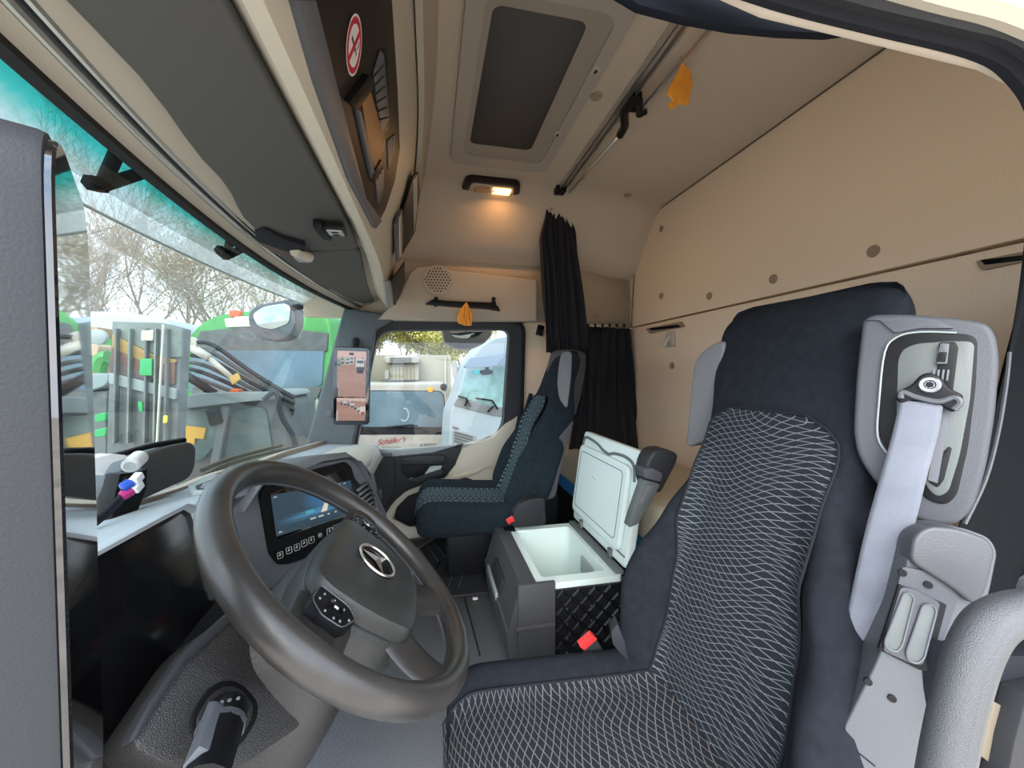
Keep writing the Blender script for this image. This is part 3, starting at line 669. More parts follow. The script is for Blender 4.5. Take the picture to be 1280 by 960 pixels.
# far monitor: faces the driver
A = atY(416, 531, 1.84); Bp = atY(461, 531, 1.84); Tp = atY(422, 431, 1.84)
ex = (Bp-A); w = ex.length; ex = ex.normalized(); ey = (Tp-A); h = ey.length*.98; ey = (ey-ex*ey.dot(ex)).normalized()
ez = ex.cross(ey).normalized()
def yard(x0, y0, x1, y1, wide):
    W_, H_ = x1-x0, y1-y0; r = lambda a, b, c, d: rect(x0+a*W_, y0+b*H_, x0+c*W_, y0+d*H_)
    s = [(r(0, 0, 1, 1), (.42, .24, .19)), (r(0, .30, 1, .55), (.45, .27, .22)), (r(0, .8, 1, 1), (.72, .50, .44))]
    rg = random.Random(3 if wide else 5)
    for k in range(46):
        a = rg.random()*.94; b = rg.random()*.74; s.append((r(a, b, min(1, a+.04+rg.random()*.1), b+.012), (.36, .20, .15) if k % 2 else (.50, .31, .25)))
    for k in range(14): a = k/14; hgt = .80+rg.random()*.10; s.append((r(a, .80, a+.06, hgt), (.32, .20, .16)))
    if wide:
        for a, b, c_ in ((.0, .66, (.30, .36, .22)), (.10, .70, (.42, .44, .38)), (.28, .70, (.50, .52, .50)), (.42, .72, (.55, .56, .55))):
            s += [(r(a, b, a+.16, b+.17), c_), (r(a+.02, b+.02, a+.13, b+.06), (.06, .06, .07)), (r(a+.03, b+.10, a+.13, b+.14), (.15, .2, .22))]
        s += [(r(.64, .62, .92, .84), (.62, .63, .66)), (r(.68, .74, .90, .80), (.10, .12, .15)), (r(.66, .58, .94, .66), (.07, .07, .09)), (r(.68, .52, .90, .58), (.02, .02, .03))]
        s += [(disc(x0+.45*W_, y0+.94*H_, .05*W_), (.05, .03, .03)), (disc(x0+.52*W_, y0+.94*H_, .05*W_), (.05, .03, .03)), (r(0, 0, .05, .2), (.05, .04, .04)), (r(.05, 0, .07, .28), (.5, .5, .5))]
    else:
        for k in range(7):
            a = .10+k*.12; b = .80-k*k*.012; s += [(r(a, b-.10, a+.16, b+.08), (.60, .58, .56) if k % 2 else (.34, .30, .30)), (r(a+.02, b-.10, a+.12, b-.03), (.08, .07, .08))]
        s += [(r(.80, .30, 1, .62), (.70, .66, .62)), (r(.84, .30, .98, .40), (.45, .12, .08)), (r(.0, 0, .04, .45), (.6, .6, .6))]
    return s
ys_ = yard(.10*w, .055*h, .90*w, .345*h, False)+yard(.10*w, .36*h, .90*w, .945*h, True)
monitor('narrow camera monitor with lit yard view on the passenger side pillar', A, ex, ey, ez, w, h, .03, .016, atY(445, 425, 2.08), ys_)
# near monitor: large in view, seen from its edge
NE = V((-.1557, .200, .60)); ed = V((-.5204, .8539, 0)).normalized(); en = V((.8539, .5204, 0)).normalized()
mn = monitor('large black camera monitor seen edge on at the left of the windscreen', NE, ed, V((0, 0, 1)), en, .142, .390, .038, .035, (-.42, .24, .85), None)

# ================================================================== DASHBOARD
db = thing('dashboard', 'grey dashboard with black glossy instrument panel under the windscreen', 'dashboard', (-.4, YC, .3))
# top: from hood lip to windscreen base
def top_z(y):   # height of the rear lip
    return interp(y, [(.3, .675), (.78, .672), (.95, .655), (1.18, .645), (1.35, .55), (1.6, .525), (2.1, .51)])
def dash_rear(y): return interp(y, [(.3, .622), (.8, .610), (1.2, .585), (1.6, .555), (2.1, .532)])
def lip_x(y): return interp(y, [(.3, -.365), (.75, -.36), (.85, -.34), (1.13, -.235), (1.3, -.22), (1.6, -.24), (2.1, -.26)])
bm = B()
def dtop(a, b):
    y = .26+1.84*a; xf = ws(y, .53)+.012; xr = lip_x(y)
    x = xr+(xf-xr)*b; zf = dash_rear(y)
    return V((x, y, top_z(y)+(zf-top_z(y))*b))
grid(bm, dtop, 48, 12); dt = obj('dash_top', bm, DASH, db, angle=180); dt.modifiers.new('t', 'SOLIDIFY').thickness = .02
# tan strip along the windscreen base
bm = B(); loft(bm, [[(ws(y, .56)+.006, y, dash_rear(y)+.006), (ws(y, .56)+.05, y, dash_rear(y)+.014), (ws(y, .56)+.05, y, dash_rear(y)-.03), (ws(y, .56)+.006, y, dash_rear(y)-.03)] for y in [.28+1.8*i/30 for i in range(31)]]); obj('windscreen_strip', bm, TAN, db)
# cream pad on the passenger side
bm = B()
def pad(a, b):
    y = 1.02+1.06*a; xf = ws(y, .53)+.05; xr = lip_x(y)-.01-.22*sm(.35, 0, a)*0
    xr = interp(y, [(1.0, -.42), (1.2, -.36), (1.35, -.27), (1.6, -.225), (2.1, -.235)])
    x = xr+(xf-xr)*b
    e = min(a, 1-a, b, 1-b)
    return V((x, y, interp(y, [(1.0, .60), (1.3, .575), (1.7, .55), (2.1, .535)])-.03*(1-sm(0, .22, b))-.05*(1-sm(0, .05, e))-.02*b))
grid(bm, pad, 30, 14); po = obj('cream_pad', bm, DASHC, db, angle=180); po.modifiers.new('t', 'SOLIDIFY').thickness = .02
# storage tray ridges on the hood, left part
bm = B(); box(bm, (-.44, .46, .655), (.10, .16, .012), .004, Matrix.Rotation(-.30, 3, 'Y')); tr = obj('tray', bm, MIDG, db)
for k in range(9):
    bm = B(); tube(bm, [(-.385-.012*k, .385, .678-.0045*k), (-.385-.012*k, .535, .678-.0045*k)], .0018, 5); obj('tray_rib', bm, DASH, db)
# instrument panel: glossy black
PC, NC = V((-.36, 0, .673)), V((1, 0, .26)).normalized()
panel('instrument_panel', [(60, 736), (107, 703), (200, 652), (234, 634), (244, 640), (262, 700), (276, 745), (190, 850), (110, 960), (60, 1030)], PC, NC, .02, GLOSS, db, .008, .002)
bm = B(); lathe(bm, on(185, 740, PC+NC*.0, NC), NC, [(.036, -.001), (.036, .0002), (.0355, .0002), (.0355, -.001)], 32); obj('dial_ring', bm, BLACK, db)
panel('instrument_hood', [(50, 730), (107, 698), (200, 647), (236, 629), (252, 634), (272, 700), (285, 748), (276, 746), (262, 700), (244, 641), (234, 635), (200, 653), (107, 704), (50, 738)], PC+NC*.006, NC, .03, DASH, db, 0, .001)
# lower dash behind the wheel
bm = B(); loft(bm, [[(-.375, y, .66), (-.33, y, .50), (-.34, y, .28), (-.60, y, .10), (-.66, y, .53)] for y in [.26, .5, .72, .9]]); obj('lower_dash', bm, DARK, db)
bm = B(); loft(bm, [[(lip_x(y)-.01, y, top_z(y)-.015), (lip_x(y)-.02, y, .40), (lip_x(y)-.08, y, .28), (-.56, y, .08), (-.64, y, .52)] for y in [.86, 1.0, 1.15, 1.3, 1.45, 1.7, 2.08]]); obj('lower_dash', bm, DARK, db)
# centre stack: cowl, display, buttons, vents
L0, R0 = V((-.321, .85, 0)), V((-.209, 1.10, 0)); ex = (R0-L0).normalized(); ey = V((-.10, -.0, 1)); ey = (ey-ex*ey.dot(ex)).normalized(); ez = ex.cross(ey)
if ez.dot(CAM-L0) < 0: ez = -ez
CP = V((-.321, .85, .655))
cs = thing('centre_display', 'wide touchscreen with blue truck picture and button row on the dashboard', 'display', V((-.26, .97, .5)))
panel('bezel', [(325, 618), (333, 606), (400, 585), (432, 577), (439, 583), (455, 640), (468, 672), (430, 680), (362, 705), (349, 706), (338, 692)], CP, ez, .03, BLACK, cs, .008, .003)
scr = panel('screen', [(338, 617), (430, 586), (446, 641), (346, 674)], CP+ez*.001, ez, .002, SCREENG, cs, .004, .0005)
def onC(u, v, o=.002): return on(u, v, CP+ez*o, ez)
q00, q10, q01 = onC(345, 671), onC(443, 640), onC(338, 619)
sx_, sy_ = (q10-q00), (q01-q00)
g = []
for i in range(24):
    for j in range(14):
        a, b = i/24, j/14; ccx, ccy = .60, .62
        d = ((a-ccx)**2*1.6+(b-ccy)**2*1.0)**.5; gl = max(0, 1-d/.42); low = max(0, 1-abs(b-.30-.10*(a-.4))/.12)*(1 if a > .3 else a/.3)
        g.append((rect(a, b, a+1/24, b+1/14), (.012+.02*gl+.05*low, .035+.16*gl+.20*low, .065+.38*gl+.36*low)))
T_ = (.55, .60, .62)
g += [(rect(.60, .34, .72, .86), (.01, .012, .02)), ([(.52, .28), (.60, .28), (.63, .46), (.58, .52)], (.80, .70, .55)), ([(.72, .34), (.78, .34), (.74, .52), (.70, .56)], (.80, .70, .55)), (rect(.62, .62, .70, .72), (.05, .10, .14)),
      (rect(.34, .33, .44, .42), (.05, .38, .48)), (rect(.30, .33, .335, .40), (.03, .20, .25)), (rect(.92, .33, .99, .37), (.03, .20, .5)),
      (disc(.04, .93, .03, 10, .04), (.02, .02, .03)), ([(.015, .92), (.065, .92), (.04, .96)], T_), (rect(.02, .05, .075, .11), (.05, .06, .08)), (rect(.03, .065, .06, .095), T_)]
for a, w_ in ((.38, .07), (.48, .07), (.60, .03), (.70, .03)): g.append((rect(a, .16, a+w_, .20), T_))
for a, w_ in ((.62, .03), (.67, .02), (.71, .05), (.78, .05), (.88, .035)): g.append((rect(a, .93, a+w_, .96), T_))
ink('screen_picture', g, q00, sx_, sy_, LIT, scr, lift=.0006, flat=336)
# row of switches
for k, (u, v) in enumerate(((350, 694), (361, 688), (371, 684), (380, 679), (389, 675), (400, 669), (412, 664), (420, 660), (427.5, 656.5), (435, 652))):
    s = 4.4 if k != 5 else 2.6
    px = [(u-s*.8, v-s*.6), (u+s*.75, v-s*1.15), (u+s*.95, v+s*.55), (u-s*.6, v+s*1.15)]
    bt = panel('button', px, CP+ez*.0035, ez, .003, BLACK, cs, .002, .0006)
    bm = B(); P4 = roundpoly([on(a, b, CP+ez*.0042, ez) for a, b in px], .0025, 3); tube(bm, P4, .0005, 4, closed=True); obj('button_outline', bm, WHITEINK, bt)
    bm = B(); c = on(u, v, CP+ez*.0045, ez); box(bm, c, (.0028, .0055, .0012)); box(bm, c+V((0, .001, .003)), (.0018, .003, .0012)); obj('button_symbol', bm, WHITEINK, bt)
# cowl around the display
COWL = mat('cowl vinyl', (.13, .135, .145), .5, bump=.4, bs=500)
bm = B(); rg = []
for (x, y, z) in [on(u, v, CP, ez) for u, v in ((300, 640), (322, 606), (400, 577), (436, 571), (450, 580), (478, 640), (486, 668))]:
    p = V((x, y, z)); rg.append([p+ez*.010, p+V((.0, .005, .012))-ez*.01, p+V((-.08, .02, .004))-ez*.03, p-ez*.04])
loft(bm, rg); obj('cowl', bm, COWL, cs)
panel('cowl_face', [(290, 640), (318, 606), (400, 579), (436, 573), (450, 585), (480, 648), (487, 680), (440, 720), (360, 730), (320, 740)], CP-ez*.006, ez, .05, COWL, cs, .008, .003)
# passenger-side vent block right of the display
VP_, VN = on(445, 600, CP, ez), V((.80, -.15, .25)).normalized()
vb = thing('air_vent', 'black slatted air vent block at the right end of the display', 'vent', VP_)
panel('vent_body', [(436, 572), (452, 576), (464, 592), (472, 630), (480, 668), (470, 664), (448, 622), (440, 610)], VP_-VN*.004, VN, .05, DARK, vb, .004)
panel('vent_opening', [(446, 612), (464, 596), (469, 632), (468, 645), (456, 628)], VP_+VN*.001, VN, .01, BLACK, vb, .002)
for k in range(6):
    a = on(447+k*2.2, 613+k*5.6, VP_+VN*.004, VN); b = on(464.5+k*.9, 600+k*6.4, VP_+VN*.004, VN); bm = B(); tube(bm, [a, b], .0045, 6); obj('slat', bm, SLATE, vb)
panel('vent_frame', [(463, 592), (467, 592), (478, 640), (480, 660), (475, 650)], VP_+VN*.008, VN, .02, SLATE, vb, .002)
bm = B(); c = on(475, 618, VP_+VN*.012, VN); box(bm, c, (.012, .012, .03), .003); obj('vent_wheel', bm, DARK, vb)

# windscreen devices on the dash
wm = thing('toll_sensor', 'white plastic sensor clip with barrel on the windscreen by the dash', 'sensor', atX(150, 590, -.56))
TXp, TXn = V((-.52, .80, .7)), V((1, -.35, 0)).normalized()
on_t = lambda u, v, o=0: on(u, v, TXp+TXn*o, TXn)
panel('clip_wing', [(111, 589), (116, 573), (142, 567), (158, 569), (160, 572), (140, 579), (133, 589), (130, 595)], TXp, TXn, .03, WHITEP, wm, .004, .003)
bm = B(); a = on(163, 582, TXp, TXn); b = a+V((-.02, .055, .004)); lathe(bm, a, b-a, [(.009, -.004), (.0125, 0), (.0135, .004), (.0135, .055), (.0001, .056)], 18); obj('barrel', bm, WHITEP, wm)
bm = B(); lathe(bm, a, b-a, [(.006, -.006), (.008, -.006), (.006, -.0045), (.0001, -.0045)], 14); obj('barrel_socket', bm, PALEG, wm)
panel('bracket_foot', [(150, 592), (176, 590), (185, 585), (183, 612), (172, 640), (140, 655), (142, 625)], TXp-TXn*.02, TXn, .03, BLACK, wm, .004)
for k in range(3):
    for j in range(3):
        u, v = 156+k*6-j*3.5, 596+j*10-k; panel('vent_slot', [(u, v), (u+4, v-.6), (u+2, v+6.5), (u-2, v+7)], TXp+TXn*-.018, TXn, .004, DARK, wm, 0, .0004)
cb = thing('loose_cables', 'loose cable ends with blue and magenta plugs lying on the dash edge', 'cable', on(150, 630, TXp, TXn))
for k, (m, dv) in enumerate(((BLUEP, -5), (MAGP, 4))):
    bm = B(); tube(bm, smoothpath([on_t(100, 665+dv, .02), on_t(125, 648+dv*.6, .02), on_t(150, 625+dv*.8, .025), on_t(156, 616+dv, .03)], 5), .0042, 7); obj('cable', bm, RUBBER, cb)
    bm = B(); a, b = on_t(152, 616+dv*1.1, .03), on_t(165, 608+dv*1.1, .034); cyl(bm, a, b, .0075, 10); 
    for j in range(3): cyl(bm, a.lerp(b, .2+.25*j), a.lerp(b, .3+.25*j), .0088, 10)
    obj('plug', bm, m, cb)
    bm = B(); c = on_t(171, 604+dv*1.2, .036); box(bm, c, (.012, .018, .013), .002, Matrix.Rotation(.5, 3, 'X')); obj('plug_tip', bm, WHITEP, cb)
pod = thing('windscreen_pod', 'black rounded sensor pod on the dashboard against the windscreen', 'sensor', atX(200, 600, -.58))
PPn = V((1, -.5, .1)).normalized(); PPp = V((-.60, .85, .6))
panel('pod_shell', [(120, 618), (150, 590), (185, 566), (215, 556), (240, 552), (247, 560), (245, 585), (238, 598), (200, 615), (150, 640), (120, 650)], PPp, PPn, .09, mat('pod plastic', (.045, .043, .042), .38, bump=.2, bs=600), pod, .015, .035)
bm = B(); tube(bm, smoothpath([on(u, v, PPp-PPn*.02, PPn) for u, v in ((105, 580), (150, 568), (190, 557), (231, 550))], 5), .006, 8); obj('pod_rim', bm, BLACK, pod)
# things lying on the dash behind the wheel
dp = thing('phone_holder', 'grey angular holder tray on the dash behind the steering wheel', 'tray', V((-.45, .80, .66)))
panel('tray_plate', [(235, 605), (262, 593), (300, 590), (300, 612), (240, 614)], (0, 0, .655), (0, 0, 1), .012, PALEG, dp, .006)
panel('tray_well', [(244, 607), (262, 600), (290, 598), (290, 609), (246, 611)], (0, 0, .657), (0, 0, 1), .003, BLACK, dp, .004)
bm = B(); c = atZ(300, 606, .668); box(bm, c, (.03, .05, .016), .005); obj('blue_lid', bm, mat('blue lid', (.10, .22, .50), .4), dp)

# ================================================================== STEERING
WC = V((-.110, .588, .603)); WR = .2; ta, tb = .746, .026
WN = V((math.sin(ta)*math.cos(tb), math.sin(tb), math.cos(ta)*math.cos(tb)))
WU = V((-math.cos(ta), 0, math.sin(ta))); WU = (WU-WN*WU.dot(WN)).normalized()   # up in the wheel plane
WS = WU.cross(WN).normalized()                                                    # toward the far side
if WS.y < 0: WS = -WS
def wp(x, y, z=0): return WC+WS*x+WU*y+WN*z
sw = thing('steering_wheel', 'black leather steering wheel with silver star badge in front of the driver seat', 'steering wheel', WC)
bm = B()
for k in range(72):
    pass
rings = []
for k in range(72):
    a = k*2*math.pi/72; c, s = math.cos(a), math.sin(a); o = WS*c+WU*s
    rings.append([bm.verts.new(WC+o*(WR+.0166*math.cos(t))+WN*(.0192*math.sin(t))) for t in [j*2*math.pi/16 for j in range(16)]])
for k in range(72):
    A_, B_ = rings[k], rings[(k+1) % 72]
    for j in range(16): bm.faces.new((A_[j], A_[(j+1) % 16], B_[(j+1) % 16], B_[j]))
obj('rim', bm, STEER, sw, angle=180)
bm = B(); tube(bm, [WC+(WS*math.cos(k*math.pi/36)+WU*math.sin(k*math.pi/36))*(WR-.0165)-WN*.008 for k in range(72)], .0018, 5, closed=True); obj('rim_seam', bm, MIDG, sw)
# the wheel is turned so that its two lower legs and two side spokes sit as photographed
ROT = math.radians(0)
def wr_(x, y, z=0):
    c, s = math.cos(ROT), math.sin(ROT); return wp(x*c-y*s, x*s+y*c, z)
# hub body and airbag cover
hubo = [(-.097, .040), (-.045, .052), (.045, .052), (.097, .040), (.102, -.012), (.086, -.078), (.060, -.108), (-.060, -.108), (-.086, -.078), (-.102, -.012)]
bm = B(); prism(bm, roundpoly([wr_(x*1.08, y*1.06, -.005) for x, y in hubo], .02), -WN*.05, .010, 3); obj('hub_body', bm, STEERD, sw)
def dome(a, b):
    n = len(hubo_s)
    return None
hubo_s = smoothpath([V((x, y, 0)) for x, y in hubo], 5, True)
bm = B(); rg = []
for sc, zz in ((1, -.006), (1.0, .006), (.96, .014), (.85, .019), (.6, .022), (.3, .023), (.02, .023)):
    rg.append([wr_(p.x*sc, p.y*sc-.004*(1-sc), zz) for p in hubo_s])
loft(bm, rg); obj('airbag_cover', bm, STEERD, sw)
# spokes
def spoke(pts, wd, th, z0=0):
    bm = B(); P_ = smoothpath([V((*p, 0)) for p in pts], 6); rg = []
    for i, p in enumerate(P_):
        t = (P_[min(i+1, len(P_)-1)]-P_[max(i-1, 0)]).normalized(); nn = V((-t.y, t.x, 0)); f = i/(len(P_)-1)
        w_ = wd[0]+(wd[1]-wd[0])*f; zc_ = z0+(-.008)*math.sin(f*math.pi)-(1-f)*.012
        ring = []
        for k in range(12):
            an = k*2*math.pi/12; q = p+nn*(w_*math.cos(an)); ring.append(wr_(q.x, q.y, zc_+th*math.sin(an)))
        rg.append(ring)
    loft(bm, rg); obj('spoke', bm, STEER, sw)
for s in (-1, 1):
    spoke([(s*.085, .005), (s*.14, .006), (s*.197, .010)], (.040, .034), .013)
    spoke([(s*.050, -.085), (s*.075, -.13), (s*.098, -.172)], (.036, .030), .013)
# silver rim of the lower spoke pair and switch pods
for s in (-1, 1):
    po_ = [(s*.106, .034), (s*.138, .036), (s*.152, .018), (s*.150, -.010), (s*.122, -.024), (s*.108, -.010)]
    bm = B(); prism(bm, roundpoly([wr_(x, y, .010) for x, y in po_], .006), -WN*.02, .002); pd = obj('switch_pod', bm, BLACK, sw)
    bm = B(); tube(bm, roundpoly([wr_(x*.985+s*.001, y*.94+.001, .0105) for x, y in po_], .006), .0009, 4, closed=True); obj('pod_outline', bm, MIDG, pd)
    cx, cy = s*.128, .006
    bm = B(); prism(bm, [wr_(cx+a*.009, cy+b*.009, .0125) for a, b in ((-1, -1), (1, -1), (1, 1), (-1, 1))], -WN*.004, .001); obj('rocker', bm, GLOSS, pd)
    bm = B(); prism(bm, [wr_(cx+a*.0016, cy+b*.0026, .0135) for a, b in ((-1, -1), (1, -1), (1, 1), (-1, 1))], -WN*.002, 0); obj('rocker_mark', bm, WHITEINK, pd)
    for a, b in ((0, 21), (2, -20), (13, 10), (15, -2), (13, -10), (-12, 18), (-13, 4), (-9, -10)):
        bm = B(); prism(bm, [wr_(cx+s*a*.001+i*.0017, cy+b*.001+j*.0012, .0112) for i, j in ((-1, -1), (1, -1), (1, 1), (-1, 1))], -WN*.001, 0); obj('pod_symbol', bm, GREYINK, pd)
# badge: ring and three pointed star
bc = wr_(.004, -.022, .0245)
bm = B(); lathe(bm, bc, WN, [(.033, -.004), (.033, .001), (.0315, .003), (.030, .001), (.030, -.001), (.0001, -.001)], 32); em = obj('badge_dish', bm, GLOSS, sw)
bm = B(); tube(bm, [bc+(WS*math.cos(k*math.pi/20)+WU*math.sin(k*math.pi/20))*.031+WN*.001 for k in range(40)], .0022, 8, closed=True); obj('badge_ring', bm, CHROME, sw, label='chrome ring')
bm = B(); ct = bm.verts.new(bc+WN*.006); tips = []
for k in range(6):
    a = math.pi/2+k*math.pi/3; r_ = .030 if k % 2 == 0 else .0065; tips.append(bm.verts.new(bc+(WS*math.cos(a)+WU*math.sin(a))*r_+WN*.001))
for k in range(6): bm.faces.new((ct, tips[k], tips[(k+1) % 6]))
obj('badge_star', bm, CHROME, sw, smooth=False, label='chrome three pointed star')
text('airbag_text', 'SRS AIRBAG', wr_(.028, -.094, .0185), WS, WU, .0075, GREYINK, sw)
bm = B()
for k, (x, y, w_, h_) in enumerate(((-.058, -.020, .012, .0022), (-.055, -.028, .0022, .010), (-.049, -.028, .008, .0022))): prism(bm, [wr_(x+a*w_/2, y+b*h_/2, .0215) for a, b in ((-1, -1), (1, -1), (1, 1), (-1, 1))], -WN*.001)
obj('horn_mark', bm, GREYINK, sw)
# column shroud, stalks
co = thing('steering_column', 'grained black steering column shroud below the wheel', 'column', WC-WN*.2)
bm = B(); rg = []
for d, w_, h_, oy in ((-.03, .05, .05, 0), (-.06, .075, .07, -.005), (-.11, .10, .085, -.02), (-.17, .105, .08, -.035), (-.26, .092, .078, -.055), (-.38, .080, .070, -.06)):
    rg.append([WC+WN*d+WS*(w_*math.copysign(abs(math.cos(t))**.5, math.cos(t)))+WU*(oy+h_*math.copysign(abs(math.sin(t))**.55, math.sin(t))) for t in [k*2*math.pi/28 for k in range(28)]])
loft(bm, rg); obj('shroud', bm, DARKG, co, sub=1, angle=180)
# lower trim around the column on the near side
LP, LN = V((-.20, .44, .50)), V((.72, -.42, .55)).normalized()
panel('lower_cover', [(290, 768), (240, 800), (170, 905), (165, 935), (190, 950), (225, 960), (300, 960), (395, 895), (402, 868), (345, 850), (320, 800)], LP, LN, .06, DARKG, co, .02, .008)
panel('cover_ridge', [(292, 760), (294, 772), (232, 830), (192, 890), (172, 925), (160, 928), (185, 880), (230, 815)], LP+LN*.004, LN, .02, DARK, co, 0, .003)
panel('stalk_boot_ring', [(262, 858), (286, 848), (306, 856), (324, 878), (322, 900), (300, 935), (275, 940), (240, 920), (238, 895)], LP+LN*.003, LN, .01, BLACK, co, .01, .002)
panel('stalk_boot', [(266, 864), (286, 855), (303, 861), (318, 881), (315, 900), (297, 928), (275, 932), (248, 915), (246, 897)], LP+LN*.005, LN, .006, DARKG, co, .01, .002)
s0, s1, s2 = on(284, 886, LP+LN*.006, LN), on(278, 905, LP+LN*.035, LN), on(252, 980, LP+LN*.060, LN)
stk = thing('indicator_stalk', 'black indicator and wiper stalk on the steering column, lower left', 'stalk', s0)
bm = B(); tube(bm, smoothpath([s0, s1, s2], 5), [.013]*3+[.0195]*8, 12); obj('stalk_body', bm, BLACK, stk)
sdir = (s2-s1).normalized(); sside = sdir.cross(LN).normalized()
bm = B(); cyl(bm, s1+sdir*.002, s1+sdir*.008, .0205, 16); obj('stalk_collar', bm, MIDG, stk)
bm = B(); prism(bm, [s1+sside*.010+sdir*a+LN*b for a, b in ((-.015, .0), (-.010, .016), (.035, .018), (.05, .0))], sside*.012, .003); obj('stalk_flank', bm, SLATE, stk)
cs_ = (CAM-s1).normalized(); cs_ = (cs_-sdir*cs_.dot(sdir)).normalized(); cx_ = sdir.cross(cs_).normalized()
for k, (a, b) in enumerate(((-.008, -.006), (-.006, .001), (-.004, .007), (.018, .004))):
    bm = B(); lathe(bm, s1+sdir*a+cx_*b+cs_*.0185, cs_, [(.0017, 0), (.0017, .0008), (.0011, .0008), (.0011, 0)], 10); obj('stalk_symbol', bm, GREYINK, stk)
bm = B(); st2 = thing('gear_stalk', 'dark gear selector stalk showing below the steering wheel hub on the far side', 'stalk', wp(.06, -.05, -.05))
bm = B(); tube(bm, smoothpath([wp(.05, -.05, -.06), wp(.11, -.075, -.05), wp(.135, -.085, -.045)], 4), .013, 10); obj('stalk_body', bm, DARK, st2)

# ================================================================== SEATS
def seat(name, label, Yc, O, slope, Lb, prof_w, prof_b, xf, xr, zf, zr, hw, matI, matC, wi, s_in, zbot, wic=None, thick=.11, bol=.035, lean=0, fab=None, lift=.005):
    fab = fab or SEATB
    t = thing(name, label, 'seat', V((xr-.15, Yc, 0)), 'cab seats')
    wic = wic or wi
    r = math.atan(slope); U = V((math.sin(r), 0, math.cos(r))); N = V((-math.cos(r), 0, math.sin(r))); O = V(O)
    def fn(q, s):      # front relief
        return interp(s, prof_b)*sm(.50, .86, q)*(1-.55*sm(.86, 1.0, q)) - .012*sm(.9, 1, q) + .012*(1-q*q)
    def pt(y, s, n): return O+V((0, y+lean*s, 0))+U*s+N*n
    rings = []; ns = 36
    qs = [-1+2*i/24 for i in range(25)]
    for i in range(ns+1):
        s = -.06+(Lb+.06)*i/ns; w = interp(s, prof_w)
        endr = sm(0, .05, Lb-s) if s > Lb-.05 else 1
        rr = (1-(1-min(1, (Lb-s)/.07))**2.2) if s > Lb-.07 else 1
        w_ = w*(.86+.14*rr); dep = -.05*(1-rr)
        th = thick*(.45+.55*rr)*(1-.45*sm(.45, .62, s))
        ring = [pt(q*w_, s, fn(abs(q), s)+dep) for q in qs]
        ring += [pt(w_*1.0, s, -th*.35), pt(w_*.99, s, -th*.75), pt(w_*.90, s, -th), pt(0, s, -th*1.05), pt(-w_*.90, s, -th), pt(-w_*.99, s, -th*.75), pt(-w_, s, -th*.35)]
        rings.append(ring)
    bm = B(); loft(bm, rings); bo = obj('backrest', bm, fab, t, sub=1, angle=180)
    # patterned insert
    s0, s1 = s_in
    def wins(s): 
        e = (s1-s)/.055
        return wi*(1 if e > 1 else (1-.40*(1-max(0, e))**2.4))
    def gi(a, b):
        s = s0+(s1-s0)*a; wv = wins(s); y = -wv+2*wv*b; w = interp(s, prof_w); return pt(y, s, fn(abs(y)/w, s)+lift)
    bm = B(); grid(bm, gi, 40, 24, lambda a, b: ((b-.5)*2*wi, s0+(s1-s0)*a)); obj('backrest_insert', bm, matI, t, angle=180)
    for sd_ in (0, 1):
        bm = B(); tube(bm, [gi(i/30, sd_)+N*.0015 for i in range(31)], .0022 if lift < .006 else .0035, 6); obj('piping', bm, RUBBER, t)
    bm = B(); tube(bm, [gi(1, i/12)+N*.001 for i in range(13)], .0022, 6); obj('piping', bm, RUBBER, t)
    # cushion
    def zt(x): return zf+(zr-zf)*sm(xf, xr, x)
    def top(q, x):
        return bol*sm(.52, .82, q)*(1-.75*sm(.84, 1, q))
    rings = []; nx = 22
    for i in range(nx+1):
        x = xf+(xr+.03-xf)*i/nx; e = min(1, (x-xf)/.07); rr = 1-(1-e)**2.4
        w_ = hw*(.90+.10*rr)
        ring = [V((x, Yc+q*w_, zt(x)+top(abs(q), x)-.055*(1-rr))) for q in qs]
        zb = zbot+.03*(1-rr)
        ring += [V((x, Yc+w_*1.01, zt(x)-.035)), V((x, Yc+w_*.98, (zt(x)+zb)/2-.02)), V((x, Yc+w_*.9, zb)), V((x, Yc, zb)), V((x, Yc-w_*.9, zb)), V((x, Yc-w_*.98, (zt(x)+zb)/2-.02)), V((x, Yc-w_*1.01, zt(x)-.035))]
        rings.append(ring)
    bm = B(); loft(bm, rings); obj('seat_cushion', bm, fab, t, sub=1, angle=180)
    def gc(a, b):
        if a < .18:      # wraps over the front edge
            x = xf-.003+.0; f = a/.18; z = zbot+.03+(zt(xf)-.055-zbot-.03)*f; y = -wic*.97+2*wic*.97*b; return V((x, Yc+y*.95, z))
        f = (a-.18)/.82; x = xf+(xr-xf)*f**1.25; e = min(1, (x-xf)/.07); rr = 1-(1-e)**2.4
        y = -wic+2*wic*b; return V((x-.003*(1-e), Yc+y, zt(x)+top(abs(y)/hw, x)-.055*(1-rr)+.004))
    bm = B(); grid(bm, gc, 44, 20, lambda a, b: ((b-.5)*2*wic, a*(xr-xf)*1.2)); obj('cushion_insert', bm, matC, t, angle=180)
    for sd_ in (0, 1):
        bm = B(); tube(bm, [gc(.18+.82*i/30, sd_)+V((0, 0, .001)) for i in range(31)], .0022, 6); obj('piping', bm, RUBBER, t)
    return t, pt, fn, U, N
DW = [(-.06, .20), (.04, .240), (.12, .262), (.22, .250), (.33, .205), (.46, .162), (.56, .165), (.66, .180), (.75, .182), (.79, .180)]
DBo = [(-.06, .05), (.05, .085), (.16, .092), (.30, .055), (.42, .018), (.52, .0), (.8, .0)]
ds, dpt, dfn, DU, DN = seat('driver_seat', 'nearest cab seat, dark fabric with white wavy lines on its insert', .582, (.475, .582, .25), .264, .815, DW, DBo, .022, .475, .262, .245, .225, INSERT, INSERTC, .142, (.0, .575), .10, lean=.06)
